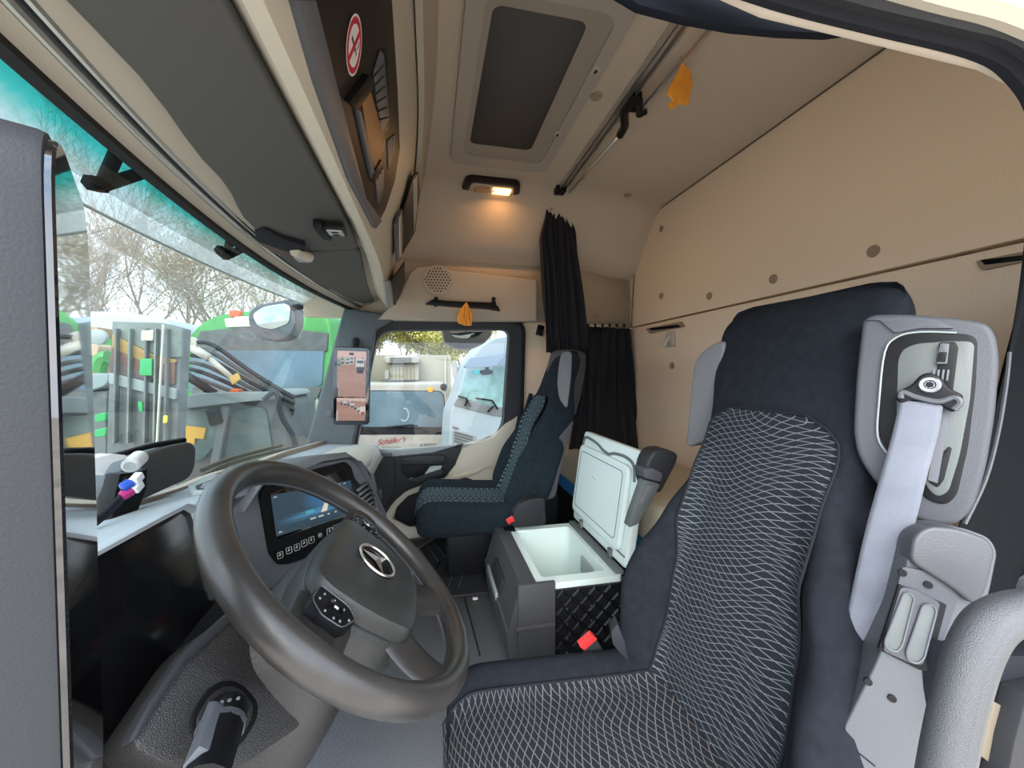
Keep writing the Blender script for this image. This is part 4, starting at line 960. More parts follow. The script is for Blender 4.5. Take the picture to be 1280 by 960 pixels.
bm = B(); box(bm, (.26, .575, .05), (.36, .34, .10), .02); obj('seat_base', bm, BLACK, ds)
PW = [(-.06, .17), (.05, .20), (.14, .21), (.26, .195), (.38, .165), (.50, .15), (.62, .155), (.72, .145), (.74, .14)]
PB = [(-.06, .04), (.06, .07), (.18, .07), (.32, .04), (.46, .012), (.56, 0), (.8, 0)]
ps, ppt, pfn, PU, PN = seat('passenger_seat', 'far cab seat beside the passenger door with blue grey fabric', 1.79, (.355, 1.79, .30), .38, .745, PW, PB, -.065, .36, .325, .30, .215, INSERTP, INSERTP, .125, (.0, .50), .19, thick=.13, fab=SEATP, lift=.009)
bm = B(); box(bm, (.20, 1.79, .095), (.26, .26, .19), .02); obj('seat_base', bm, BLACK, ps)
# passenger seat: grey shoulder module, shell side, recliner cover, buckle
panel('shoulder_wing', [(703, 437), (716, 436), (734, 441), (733, 462), (728, 492), (720, 522), (708, 517), (698, 500), (695, 478), (698, 455)], (0, 1.60, 0), (-.3, 1, 0), .10, SHELL, ps, .03, .016)
panel('wing_face', [(702, 440), (715, 439), (714, 470), (709, 512), (699, 498), (697, 478), (699, 456)], (0, 1.592, 0), (.25, 1, 0), .02, SEATG, ps, .02, .004)
panel('shell_side', [(718, 525), (708, 560), (700, 590), (694, 622), (668, 628), (664, 612), (676, 580), (700, 545)], (0, 1.62, 0), (0, 1, 0), .06, SHELL, ps, .02, .008)
panel('recliner_cover', [(640, 644), (650, 630), (662, 624), (681, 622), (683, 656), (640, 660)], (0, 1.52, 0), (0, 1, 0), .05, DARK, ps, .02, .006)
bm = B(); c = atY(638, 650, 1.50); box(bm, c, (.03, .012, .022), .003, Matrix.Rotation(-.5, 3, 'Y')); obj('buckle', bm, RED, ps)
pbelt = thing('seat_belt', 'black belt and stalk beside the far passenger seat at the door', 'seat belt', atY(622, 640, 2.04), 'seat belts')
bm = B(); tube(bm, smoothpath([atY(u, v, 2.04) for u, v in ((664, 492), (655, 520), (640, 560), (628, 590), (618, 612))], 4), .012, 6); obj('webbing', bm, RUBBER, pbelt)
bm = B(); box(bm, atY(618, 612, 2.03), (.05, .03, .05), .008); obj('belt_anchor', bm, BLACK, pbelt)

# driver seat extras: far grey wing, arm rest, buckle
panel('shoulder_wing', [(906, 424), (888, 431), (872, 444), (866, 462), (862, 500), (857, 560), (880, 552), (896, 545), (900, 480)], (.80, 0, 0), (1, .2, 0), .05, SEATG, ds, .02, .012)
ar = [atY(u, v, .87) for u, v in ((778, 596), (790, 570), (806, 561), (832, 560), (850, 570), (820, 605), (795, 640), (770, 700), (766, 690), (782, 640))]
bm = B(); prism(bm, roundpoly([atY(u, v, .97) for u, v in ((806, 594), (810, 575), (818, 563), (834, 561), (849, 568), (846, 580), (826, 618), (810, 612))], .014), (0, .06, 0), .010, 3); obj('armrest', bm, DARK, ds)
bm = B(); prism(bm, roundpoly([atY(u, v, .95) for u, v in ((804, 586), (816, 585), (829, 592), (826, 603), (806, 598))], .006), (0, .05, 0), .004, 2); obj('armrest_knuckle', bm, MODULE, ds)
bm = B(); prism(bm, roundpoly([atY(u, v, .95) for u, v in ((806, 600), (825, 605), (817, 625), (798, 655), (786, 660), (792, 640))], .006), (0, .03, 0), .004, 2); obj('armrest_lever', bm, PLATE, ds)
bm = B(); prism(bm, roundpoly([atY(u, v, .945) for u, v in ((811, 606), (819, 607), (813, 622), (801, 634), (800, 628))], .006), (0, .01, 0), .002, 2); obj('lever_slot', bm, SLATE, ds)
panel('seat_switch_panel', [(764, 790), (772, 780), (780, 800), (786, 826), (774, 815), (766, 805)], (0, .80, 0), (.3, 1, 0), .03, DARK, ds, .004)
bm = B(); a, b = atY(737, 808, .80), atY(752, 824, .79); prism(bm, roundpoly([atY(u, v, .79) for u, v in ((726, 809), (744, 797), (750, 806), (764, 830), (742, 836))], .003), (0, .02, 0), .003); bk_ = obj('buckle_body', bm, DARK, ds)
bm = B(); prism(bm, roundpoly([atY(u, v, .785) for u, v in ((725, 809), (741, 795), (747, 799), (731, 813))], .002), (0, .02, 0), .002); obj('buckle_button', bm, RED, bk_)

# belt housing on the near shoulder
MP, MN = V((.60, .454, .78)), V((-.865, -.5, .12)).normalized()
def mp(name, px, off, th, m, rnd=.006, bev=.002, parent=ds): return panel(name, px, MP+MN*off, MN, th, m, parent, rnd, bev)
mp('belt_housing', [(1078, 400), (1090, 393), (1130, 392), (1200, 397), (1236, 404), (1246, 420), (1250, 450), (1244, 520), (1232, 590), (1215, 640), (1190, 660), (1140, 650), (1100, 612), (1072, 572), (1066, 540), (1070, 470)], 0, .07, MODULE, .022, .026)
mp('housing_well', [(1118, 420), (1140, 414), (1190, 416), (1222, 419), (1220, 480), (1210, 560), (1196, 620), (1182, 632), (1160, 626), (1120, 580), (1098, 545), (1098, 500), (1104, 440)], .003, .006, BLACK, .012, .002)
bm = B(); tube(bm, smoothpath([on(u, v, MP+MN*.004, MN) for u, v in ((1196, 416), (1150, 415), (1122, 421), (1106, 440), (1099, 500), (1097, 545), (1108, 566))], 4), .0012, 6); obj('well_trim', bm, PALEG, ds)
mp('well_plate', [(1128, 436), (1146, 429), (1190, 426), (1219, 426), (1213, 500), (1200, 570), (1186, 615), (1172, 622), (1160, 612), (1135, 560), (1120, 520), (1122, 450)], .0045, .006, PLATE, .012, .002)
mp('plate_slot', [(1186, 558), (1190, 560), (1180, 600), (1172, 610), (1160, 602), (1164, 580)], .006, .004, BLACK, .003, .001)
mp('slider', [(1174, 428), (1194, 427), (1198, 434), (1190, 500), (1180, 510), (1164, 500), (1172, 460)], .008, .006, BLACK, .002, .001)
mp('slider_catch', [(1175, 429), (1187, 429), (1184, 455), (1170, 455)], .012, .006, MIDG, .002, .001)
mp('slider_window', [(1174, 440), (1184, 440), (1182, 452), (1171, 452)], .0135, .003, BLACK, .001, .0005)
for k in range(4): mp('slider_rib', [(1166+k*6, 462), (1169+k*6, 462), (1167+k*6, 476), (1164+k*6, 476)], .010, .003, SLATE, 0, .0004)
mp('stitched_cover', [(1080, 400), (1130, 396), (1170, 399), (1194, 410), (1150, 410), (1118, 416), (1100, 400)], .004, .01, MODULE, .004, .003)
# belt guide and webbing
bg = thing('seat_belt', 'grey seat belt webbing hanging from its guide over the driver seat edge', 'seat belt', on(1160, 490, MP+MN*.01, MN), 'seat belts')
gp = roundpoly([on(u, v, MP+MN*.013, MN) for u, v in ((1122, 490), (1140, 482), (1150, 470), (1162, 466), (1176, 472), (1186, 486), (1204, 494), (1202, 510), (1190, 516), (1174, 506), (1146, 500), (1128, 506), (1120, 500))], .004, 4)
bm = B(); prism(bm, gp, MN*.010, .003, 3); obj('belt_guide', bm, BLACK, bg)
bm = B(); tube(bm, smoothpath([on(u, v, MP+MN*.024, MN) for u, v in ((1126, 498), (1128, 490), (1144, 496), (1172, 502), (1192, 497), (1200, 503), (1192, 512))], 4), .0035, 8); obj('guide_lip', bm, MIDG, bg)
c = on(1162, 481, MP+MN*.024, MN); bm = B(); lathe(bm, c, MN, [(.0105, -.004), (.0105, .002), (.009, .0035), (.006, .003), (.0045, .001), (.0001, .001)], 20); obj('bolt', bm, STEEL, bg)
bm = B(); lathe(bm, c+MN*.0015, MN, [(.0042, 0), (.0042, .001), (.0001, .0012)], 6); obj('bolt_socket', bm, BLACK, bg)
Lb_ = [((1126, 500), .020), ((1117, 540), .026), ((1103, 590), .032), ((1086, 650), .040), ((1072, 710), .047), ((1056, 790), .058), ((1046, 860), .062), ((1036, 930), .064), ((1030, 1000), .066)]
Rb_ = [((1178, 507), .020), ((1171, 545), .026), ((1159, 590), .032), ((1144, 650), .040), ((1126, 710), .047), ((1100, 790), .052), ((1072, 860), .050), ((1046, 930), .050), ((1036, 1000), .050)]
LQ = smoothpath([on(*p, MP+MN*o, MN) for p, o in Lb_], 5); RQ = smoothpath([on(*p, MP+MN*o, MN) for p, o in Rb_], 5)
bm = B()
n_ = len(LQ)-1
def wb_(a, b):
    i = min(int(a*n_), n_-1); f = a*n_-i; l = LQ[i].lerp(LQ[i+1], f); r = RQ[i].lerp(RQ[i+1], f); return l.lerp(r, b)+MN*.002*math.sin(b*math.pi)
grid(bm, wb_, 40, 8, lambda a, b: (a, b)); o = obj('webbing', bm, BELT, bg, angle=180); o.modifiers.new('t', 'SOLIDIFY').thickness = .0015
for sd_ in (0.0, 1.0):
    bm = B(); tube(bm, [wb_(i/40, sd_) for i in range(41)], .0009, 5); obj('webbing_edge', bm, SEATG, bg)
bm = B(); bw = [(((1174, 512), (1188, 512)), .008), (((1166, 560), (1180, 560)), .007), (((1160, 600), (1172, 604)), .006)]
vs = [[bm.verts.new(on(*p, MP+MN*o, MN)) for p in pr] for pr, o in bw]
for a, b in zip(vs, vs[1:]): bm.faces.new((a[0], a[1], b[1], b[0]))
obj('webbing_return', bm, SLATE, bg)
# near hip cover with two grip slots
HP, HN = V((.56, .335, .60)), V((-.55, -.80, .20)).normalized()
def hp(name, px, off, th, m, rnd=.006, bev=.002, parent=ds): return panel(name, px, HP+HN*off, HN, th, m, parent, rnd, bev)
hp('hip_cover', [(1134, 700), (1140, 668), (1160, 656), (1200, 658), (1238, 672), (1248, 690), (1238, 740), (1222, 790), (1196, 850), (1168, 910), (1140, 1020), (1020, 1020), (1045, 930), (1095, 830), (1122, 760)], 0, .05, MIDG, .012, .016)
hp('hip_cap', [(1138, 702), (1142, 670), (1160, 657), (1200, 660), (1237, 674), (1246, 690), (1234, 740), (1220, 760), (1192, 736), (1160, 716)], .010, .03, CAPM, .012, .012)
hp('hip_plate', [(1128, 708), (1160, 714), (1188, 728), (1200, 745), (1180, 800), (1166, 842), (1150, 838), (1112, 818), (1098, 810), (1118, 750)], .004, .006, MODULE, .004, .002)
hp('grip_well', [(1124, 730), (1150, 742), (1184, 756), (1162, 840), (1150, 838), (1098, 812), (1110, 775)], .006, .005, BLACK, .002, .001)
hp('grip_plate', [(1126, 734), (1142, 736), (1176, 754), (1154, 832), (1140, 830), (1104, 814), (1112, 780)], .009, .005, CAPM, .004, .001)
for pxs in ([(1130, 742), (1137, 741), (1143, 748), (1128, 808), (1120, 816), (1108, 810), (1106, 802)], [(1154, 756), (1166, 756), (1171, 764), (1155, 824), (1146, 830), (1136, 826), (1133, 816)]):
    o = hp('grip_slot', pxs, .0105, .003, PLATE, .006, .001)
    bm = B(); tube(bm, roundpoly([on(u, v, HP+HN*.011, HN) for u, v in pxs], .006, 4), .0011, 6, closed=True); obj('slot_rim', bm, SLATE, o)
for u, v in ((1128, 716), (1160, 731), (1115, 873), (1085, 852)):
    bm = B(); c = on(u, v, HP+HN*(.005 if v < 800 else .001), HN); lathe(bm, c, HN, [(.004, -.002), (.004, .0012), (.0001, .0013)], 12); obj('screw_hole', bm, BLACK, ds)
bm = B(); tube(bm, [on(u, v, HP+HN*.0005, HN) for u, v in ((1053, 925), (1094, 958))], .0008, 4); obj('cover_joint', bm, BLACK, ds)
# near grab handle at the door pillar
gh = thing('grab_rail', 'textured grey grab handle at the near door pillar, lower right', 'handle', atY(1215, 850, .21))
GRAB = mat('grained grey handle', (.050, .052, .058), .36, bump=.5, bs=1300, spec=.7)
bm = B(); tube(bm, smoothpath([atY(u, v, .215) for u, v in ((1168, 1040), (1185, 940), (1203, 860), (1222, 805), (1246, 775), (1290, 762), (1340, 765))], 6), .0150, 14); obj('bar', bm, GRAB, gh, angle=180)
bm = B(); box(bm, atY(1340, 765, .225), (.05, .05, .05), .012); obj('bar_mount', bm, MIDG, gh)
bm = B(); box(bm, atY(1165, 1060, .225), (.05, .05, .05), .012); obj('bar_mount', bm, MIDG, gh)
# near pillar lower trim behind the handle
pt_ = thing('trim_5', None, None, atY(1270, 880, .30), kind='structure')
panel('pillar_lining', [(1200, 820), (1340, 820), (1340, 1100), (1180, 1100)], (0, .30, 0), (0, 1, 0), .03, RUBBER, pt_, 0)
panel('beige_patch', [(1232, 872), (1272, 892), (1245, 960), (1218, 938)], (0, .295, 0), (0, 1, 0), .01, mat('beige pillar trim', (.15, .125, .09), .6), pt_, .002)
panel('pillar_edge', [(1284, 870), (1330, 860), (1300, 1000), (1255, 1000), (1268, 930)], (0, .28, 0), (0, 1, 0), .02, DARK, pt_, .004)
panel('door_sill_strip', [(1266, 918), (1272, 922), (1256, 975), (1248, 970)], (0, .29, 0), (0, 1, 0), .01, mat('pale green strip', (.40, .45, .33), .5), pt_, 0)

# ================================================================== COOL BOX
FX0, FX1, FY0, FY1, FZ = .262, .60, 1.12, 1.58, .238
fb = thing('cool_box', 'open white lined cool box between the seats with raised lid', 'cool box', (.42, 1.35, 0))
bm = B(); ringprism(bm, [V(p) for p in ((FX0, FY0+.012, 0), (FX1, FY0+.012, 0), (FX1, FY1, 0), (FX0, FY1, 0))], [V(p) for p in ((FX0+.055, FY0+.045, 0), (FX1-.03, FY0+.045, 0), (FX1-.03, FY1-.03, 0), (FX0+.055, FY1-.03, 0))], .005, FZ-.008); obj('body', bm, BOXG, fb, smooth=False)
# front housing, leaning a little
bm = B(); loft(bm, [[(FX0, y, FZ+.006), (FX0-.012, y, FZ-.02), (FX0-.040, y, .12), (FX0-.045, y, .10), (FX0-.035, y, .0), (FX0+.05, y, 0), (FX0+.05, y, FZ+.006)] for y in (FY0-.004, FY0+.002, FY1-.002, FY1+.004)]); obj('front_housing', bm, BOXG, fb, angle=20)
bm = B(); box(bm, (FX0+.045, FY0-.008, .13), (.115, .014, .25), .004); obj('corner_panel', bm, BOXG, fb)
bm = B(); box(bm, (FX0+.04, FY0-.018, .128), (.120, .006, .014), .002); obj('corner_strip', bm, SHELL, fb)
bm = B(); box(bm, (FX0-.041, FY0+.23, .113), (.012, .46, .012), .003); obj('front_strip', bm, SHELL, fb)
bm = B(); box(bm, (FX0-.030, FY0+.23, .165), (.016, .16, .05), .006, Matrix.Rotation(.22, 3, 'Y')); obj('drawer_handle', bm, DARK, fb)
bm = B(); box(bm, (FX0-.045, FY0+.27, .122), (.010, .20, .03), .004); obj('drawer_pull', bm, PALEG, fb)
# white liner: rim, walls, floor
bm = B(); ringprism(bm, rr4(FX0+.035, FY0+.006, FX1-.005, FY1-.01, .02), rr4(FX0+.075, FY0+.045, FX1-.04, FY1-.045, .02), FZ-.02, FZ+.002); bevel(bm, .003); obj('liner_rim', bm, ICEBOX, fb)
bm = B(); ringprism(bm, rr4(FX0+.065, FY0+.040, FX1-.030, FY1-.035, .03), rr4(FX0+.077, FY0+.048, FX1-.042, FY1-.047, .03), .03, FZ-.004); obj('liner_wall', bm, ICEBOX, fb)
bm = B(); box(bm, ((FX0+FX1)/2+.02, (FY0+FY1)/2, .028), (FX1-FX0-.09, FY1-FY0-.07, .01)); obj('liner_floor', bm, ICEBOX, fb)
for k in range(3):
    bm = B(); box(bm, ((FX0+FX1)/2+.02, FY1-.11-.045*k, .036), (.18, .016, .008), .003); obj('floor_rib', bm, ICEBOX, fb)
bm = B(); box(bm, (FX1-.012, (FY0+FY1)/2, FZ+.006), (.028, FY1-FY0-.03, .016), .003); obj('hinge_bar', bm, ICEGREY, fb)
bm = B(); box(bm, (FX1-.048, FY0+.20, .165), (.008, .10, .06), .004); obj('thermostat_cover', bm, PALEG, fb)
bm = B(); box(bm, (FX1-.054, FY0+.17, .15), (.008, .02, .03), .003); obj('latch_hole', bm, WHITEP, fb)
bm = B(); c = V((FX0+.05, FY1-.02, FZ+.002)); box(bm, c, (.045, .06, .012), .003); obj('control_panel', bm, BLACK, fb)
# near side quilted panel: padded diamonds in rows
bm = B(); box(bm, (FX0+.215, FY0-.002, .115), (.25, .012, .215), .002); qp = obj('quilted_panel', bm, BLACK, fb)
QM = mat('quilted vinyl', (.006, .006, .007), .28)
dd = .052
for i in range(-1, 8):
    for j in range(-8, 8):
        x = FX0+.10+(i+j)*dd/2*1.0; z = .02+(i-j)*dd/2
        if FX0+.115 < x < FX0+.335 and .02 < z < .205:
            bm = B(); c = V((x, FY0-.008, z)); h_ = dd/2*.94
            vs = [bm.verts.new(c+V((a*h_, .002, b*h_))) for a, b in ((1, 0), (0, 1), (-1, 0), (0, -1))]; vi = [bm.verts.new(c+V((a*h_*.7, -.005, b*h_*.7))) for a, b in ((1, 0), (0, 1), (-1, 0), (0, -1))]
            bm.faces.new(vi)
            for k in range(4): bm.faces.new((vs[k], vs[(k+1) % 4], vi[(k+1) % 4], vi[k]))
            obj('diamond', bm, QM, qp, smooth=False)
for i in range(8):
    bm = B(); z = .03+.045*(i % 4); x = FX0+.14+.052*(i//4)*1.5; lathe(bm, (x, FY0-.010, z), (0, -1, 0), [(.004, 0), (.003, .003), (.0001, .004)], 8); obj('stud', bm, MIDG, qp)
# lid standing open
HX, HZ = FX1-.004, FZ+.012; tl = math.radians(8)
lu = V((math.sin(tl), 0, math.cos(tl))); lnn = V((-math.cos(tl), 0, math.sin(tl)))
def lid(y, s, n): return V((HX, FY0+y, HZ))+lu*s+lnn*n
LW, LH = .46, .385
bm = B(); prism(bm, roundpoly([lid(0, .01, 0), lid(LW, .01, 0), lid(LW, LH, 0), lid(0, LH, 0)], .018), -lnn*.03, .008, 3); ld_ = obj('lid', bm, ICEBOX, fb)
bm = B(); prism(bm, roundpoly([lid(.03, .05, .0), lid(LW-.012, .05, .0), lid(LW-.012, LH-.055, .0), lid(.03, LH-.055, .0)], .03), lnn*.018, .010, 4); obj('lid_pad', bm, ICEBOX, ld_)
bm = B(); tube(bm, roundpoly([lid(.06, .08, .0185), lid(LW-.04, .08, .0185), lid(LW-.04, LH-.08, .0185), lid(.06, LH-.08, .0185)], .02), .0014, 5, closed=True); obj('pad_groove', bm, ICEGREY, ld_)
bm = B(); tube(bm, smoothpath([lid(y, s, .001) for y, s in ((.012, LH-.10), (.03, LH-.05), (.09, LH-.035), (.17, LH-.04), (.21, LH-.05), (.26, LH-.045), (.32, LH-.030), (.42, LH-.022), (.448, LH-.04), (.45, LH-.09))], 5), .0055, 8); obj('lid_gasket', bm, ICEGREY, ld_)
bm = B(); tube(bm, [lid(.01, .045, .001), lid(LW-.01, .045, .001)], .003, 6); obj('lid_joint', bm, ICEGREY, ld_)
for y in (.36, .1):
    bm = B(); box(bm, lid(y, .02, .004), (.012, .02, .03), .003); obj('hinge_tab', bm, ICEGREY, ld_)
bm = B(); box(bm, lid(.26, .23, .019), (.002, .05, .008), .0005); obj('lid_mark', bm, WHITEP, ld_)
text_o = None

# ================================================================== OUTSIDE
GZ = -1.15
bm = B(); box(bm, (0, 10, GZ-.1), (120, 120, .2)); obj('ground', bm, mat('yard gravel', (.50, .43, .35), .95, var=.3, vs=1.5), kind='structure')
def tealmat():
    m = D.materials.new('teal acrylic'); m.use_nodes = True; n = m.node_tree; n.nodes.clear(); L = n.links.new
    o = n.nodes.new('ShaderNodeOutputMaterial'); mx = n.nodes.new('ShaderNodeMixShader'); t1 = n.nodes.new('ShaderNodeBsdfTransparent'); t2 = n.nodes.new('ShaderNodeBsdfTranslucent')
    uv = n.nodes.new('ShaderNodeUVMap'); sp = n.nodes.new('ShaderNodeSeparateXYZ'); r = n.nodes.new('ShaderNodeValToRGB'); nz = n.nodes.new('ShaderNodeTexNoise'); ad = n.nodes.new('ShaderNodeMath')
    mp_ = n.nodes.new('ShaderNodeMapping'); mp_.inputs['Scale'].default_value = (60, 2, 1); nz.inputs['Scale'].default_value = 3
    L(uv.outputs[0], sp.inputs[0]); L(uv.outputs[0], mp_.inputs[0]); L(mp_.outputs[0], nz.inputs['Vector'])
    ad.operation = 'MULTIPLY_ADD'; ad.inputs[1].default_value = .12; L(nz.outputs['Fac'], ad.inputs[0]); L(sp.outputs[1], ad.inputs[2]); L(ad.outputs[0], r.inputs[0])
    e = r.color_ramp.elements; e[0].position = .46; e[0].color = (.004, .155, .125, 1); e[1].position = .98; e[1].color = (.30, .35, .325, 1)
    k = e.new(.74); k.color = (.035, .25, .21, 1)
    L(r.outputs[0], t1.inputs[0]); L(r.outputs[0], t2.inputs[0]); mx.inputs[0].default_value = .30
    L(t1.outputs[0], mx.inputs[1]); L(t2.outputs[0], mx.inputs[2]); L(mx.outputs[0], o.inputs[0]); return m
TEAL = tealmat()
LIPM = D.materials.new('dusty acrylic lip'); LIPM.use_nodes = True
n_ = LIPM.node_tree; n_.nodes.clear(); o_ = n_.nodes.new('ShaderNodeOutputMaterial'); mx = n_.nodes.new('ShaderNodeMixShader'); t1 = n_.nodes.new('ShaderNodeBsdfTransparent'); t2 = n_.nodes.new('ShaderNodeBsdfTranslucent')
t1.inputs[0].default_value = (.6, .63, .62, 1); t2.inputs[0].default_value = (.38, .40, .39, 1); mx.inputs[0].default_value = .5
n_.links.new(t1.outputs[0], mx.inputs[1]); n_.links.new(t2.outputs[0], mx.inputs[2]); n_.links.new(mx.outputs[0], o_.inputs[0])
xv = thing('outer_sun_visor', 'teal tinted acrylic sun visor outside the windscreen top', 'sun visor', (-.6, YC, 1.25))
def xf(a, b):
    y = .15+2.1*a; x0, z0 = ws(min(max(y, .3), 2.1), 1.3)-.04, 1.34; e = ((y-YC)/1.05)**2
    x1, z1 = -.70+.10*e, 1.225
    return V((x0+(x1-x0)*b, y, z0+(z1-z0)*b+.01*math.sin(b*3.14)))
bm = B(); grid(bm, lambda a, b: xf(a, b*.80), 30, 8, lambda a, b: (a, b)); obj('tinted_panel', bm, TEAL, xv, angle=180)
bm = B(); grid(bm, lambda a, b: xf(a, .80+.20*b), 30, 3); obj('lower_lip', bm, LIPM, xv, angle=180)
bm = B(); tube(bm, [xf(i/30, 1) for i in range(31)], .004, 6); obj('edge_bead', bm, mat('pale acrylic edge', (.75, .78, .76), .4), xv)
for node, ends in (((128, 232), ((154, 172), (196, 210), (112, 228))), ((283, 320), ((290, 290), (318, 304), (274, 312)))):
    BP, BN = (-.58, 0, 0), (1, 0, 0); br_ = B(); c = on(*node, BP, BN)
    for k, e in enumerate(ends): tube(br_, [c, on(*e, (-.55 if k < 2 else -.58, 0, 0), BN)], .0115 if k < 2 else .014, 6)
    obj('bracket', br_, RUBBER, xv)
# wipers
for k, pts in enumerate((((252, 588), (290, 573), (352, 557)), ((262, 592), (300, 576), (372, 558)))):
    t = thing('wiper', ('black wiper arm lying low across the windscreen, upper one of the pair', 'black wiper blade lying low across the windscreen, lower one of the pair')[k], 'wiper', atX(*pts[0], -.70))
    P_ = [on(u, v, (-.69, 1.2, .6), (1, 0, .25)) for u, v in pts]
    bm = B(); tube(bm, smoothpath(P_, 4), .007, 6); obj('arm', bm, BLACK, t)
    bm = B(); tube(bm, [p+V((.0, .0, -.018)) for p in P_], .005, 5); obj('blade', bm, RUBBER, t)
# outside mirrors
GLM = mat('mirror glass', (.55, .58, .60), .05, 1)
fm = thing('front_mirror', 'rounded outside mirror seen through the windscreen top right corner', 'mirror', atY(340, 402, 2.25))
panel('mirror_shell', [(309, 392), (318, 382), (345, 376), (362, 374), (368, 380), (370, 405), (362, 422), (345, 427), (322, 424), (311, 410)], (0, 2.25, 0), (.4, 1, 0), .08, MIDG, fm, .04, .015)
panel('mirror_glass', [(315, 393), (330, 383), (356, 379), (363, 384), (361, 404), (340, 412), (322, 408)], (0, 2.245, 0), (.4, 1, 0), .004, GLM, fm, .03, .001)
bm = B(); tube(bm, [atY(366, 385, 2.28), atY(420, 372, 2.2)], .018, 8); obj('mirror_arm', bm, BLACK, fm)
km = thing('kerb_mirror', 'grey kerb mirror outside the top of the passenger door glass', 'mirror', atY(585, 420, 2.45))
panel('mirror_shell', [(551, 410), (615, 410), (616, 418), (605, 430), (588, 437), (568, 436), (555, 428)], (0, 2.45, 0), (0, 1, 0), .10, mat('mirror shell grey', (.20, .20, .20), .4), km, .03, .02)
panel('mirror_glass', [(560, 413), (606, 413), (598, 420), (582, 424), (566, 421)], (0, 2.448, 0), (0, 1, 0), .01, GLM, km, .02, .001)
bm = B(); tube(bm, [atY(585, 414, 2.5), V((.2, 2.4, 1.27)), V((.2, 2.19, 1.27))], .025, 8); obj('mirror_arm', bm, BLACK, km)

WHITEV = mat('white truck paint', (.33, .32, .285), .4, var=.10, vs=6)
WHITEB = mat('blue white truck paint', (.26, .32, .355), .35, var=.05, vs=3)
REEF = mat('reefer body', (.34, .32, .25), .5, var=.06, vs=4)
TGL = mat('truck windscreen', (.10, .16, .20), .12, var=.3, vs=1.5)
TGLT = mat('teal truck windscreen', (.18, .32, .33), .15, var=.35, vs=4)
GREEN = mat('green machine paint', (.06, .27, .06), .4, var=.15, vs=3)
GREYM = mat('machine grey', (.085, .09, .088), .5, var=.2, vs=6)
def vp(name, px, Y, th, m, parent, rnd=0, bev=.01, **k): return panel(name, px, (0, Y, 0), (0, 1, 0), th, m, parent, rnd, bev, **k)
# reefer lorry facing the passenger window
rt_ = thing('refrigerated_lorry', 'cream refrigerated lorry with red lettering on its white cab front', 'truck', atY(500, 560, 7) + V((0, 1, 0)))
rt_.location.z = GZ
YT = 7.0
def lp_(u, v): return (430+u/5.565, 400+v/5.565)    # from the enlarged crop
vp('box_body', [lp_(-300, 240), lp_(745, 245), lp_(750, 900), lp_(-300, 900)], YT+1.2, 5, REEF, rt_, .05)
bm = B(); a = atY(*lp_(705, 250), YT+1.18); b = atY(*lp_(705, 900), YT+1.18); tube(bm, [a, b], .03, 6); obj('corner_post', bm, REEF, rt_)
vp('reefer_unit', [lp_(275, 262), lp_(290, 252), lp_(500, 250), lp_(525, 265), lp_(522, 300), lp_(310, 300), lp_(285, 300)], YT+.75, .45, WHITEV, rt_, .06, .04)
for k in range(3): vp('reefer_slat', [lp_(318, 262+k*12), lp_(470, 262+k*12), lp_(470, 267+k*12), lp_(318, 267+k*12)], YT+.73, .04, GREYM, rt_)
vp('reefer_lower', [lp_(312, 305), lp_(520, 305), lp_(520, 420), lp_(312, 420)], YT+.9, .3, REEF, rt_, .02)
for k in range(7): vp('reefer_rib', [lp_(330+k*26, 310), lp_(334+k*26, 310), lp_(334+k*26, 412), lp_(330+k*26, 412)], YT+.88, .03, REEF, rt_)
vp('reefer_tank', [lp_(282, 350), lp_(312, 345), lp_(312, 412), lp_(282, 412)], YT+.8, .2, WHITEV, rt_, .04)
vp('deflector', [lp_(245, 418), lp_(500, 416), lp_(490, 424), lp_(260, 424)], YT+.3, .3, GREYM, rt_)
vp('cab', [lp_(-200, 440), lp_(690, 432), lp_(720, 470), lp_(738, 900), lp_(735, 1500), lp_(-200, 1500)], YT, 1.1, WHITEV, rt_, .12, .05)
vp('cab_windscreen', [lp_(-170, 495), lp_(660, 498), lp_(690, 520), lp_(702, 650), lp_(692, 745), lp_(-170, 745)], YT-.01, .03, TGL, rt_, .08)
vp('windscreen_gasket', [lp_(-180, 488), lp_(664, 491), lp_(697, 515), lp_(710, 650), lp_(700, 798), lp_(-180, 800)], YT-.004, .03, RUBBER, rt_, .08)
bm = B(); tube(bm, [atY(*p, YT-.05) for p in (lp_(290, 748), lp_(460, 732), lp_(510, 738))], .018, 6); obj('wiper', bm, BLACK, rt_)
bm = B(); tube(bm, [atY(*p, YT-.05) for p in (lp_(480, 735), lp_(580, 778))], .018, 6); obj('wiper', bm, BLACK, rt_)
bm = B(); tube(bm, [atY(*p, YT-.05) for p in (lp_(110, 735), lp_(220, 790))], .018, 6); obj('wiper', bm, BLACK, rt_)
bm = B(); tube(bm, [atY(lp_(420, 680)[0]+5.5*math.cos(k*.35), lp_(420, 660)[1]+8*math.sin(k*.35), YT-.012) for k in range(-5, 8)], .016, 6); obj('cab_wheel', bm, mat('pale dash', (.30, .36, .38), .5), rt_)
bm = B(); lathe(bm, atY(*lp_(600, 483), YT-.01), (0, -1, 0), [(.05, 0), (.05, .02), (.001, .03)], 12); obj('marker_lamp', bm, ORANGE, rt_)
bm = B(); lathe(bm, atY(*lp_(693, 465), YT-.02), (0, -1, 0), [(.06, 0), (.06, .02), (.001, .03)], 12); obj('roof_stud', bm, BLACK, rt_)
X1, Z1 = V((1, 0, 0)), V((0, 0, 1))
t_ = text('cab_lettering', "Schäfer's", atY(*lp_(225, 872), YT-.012), V((1, 0, .10)), Z1, .135, REDINK, rt_, shear=.45, bold=.004)
bm = B()
for k in range(9): box(bm, atY(*lp_(262+k*15, 881), YT-.012), (.026, .004, .014))
obj('cab_small_print', bm, GREYINK, rt_)
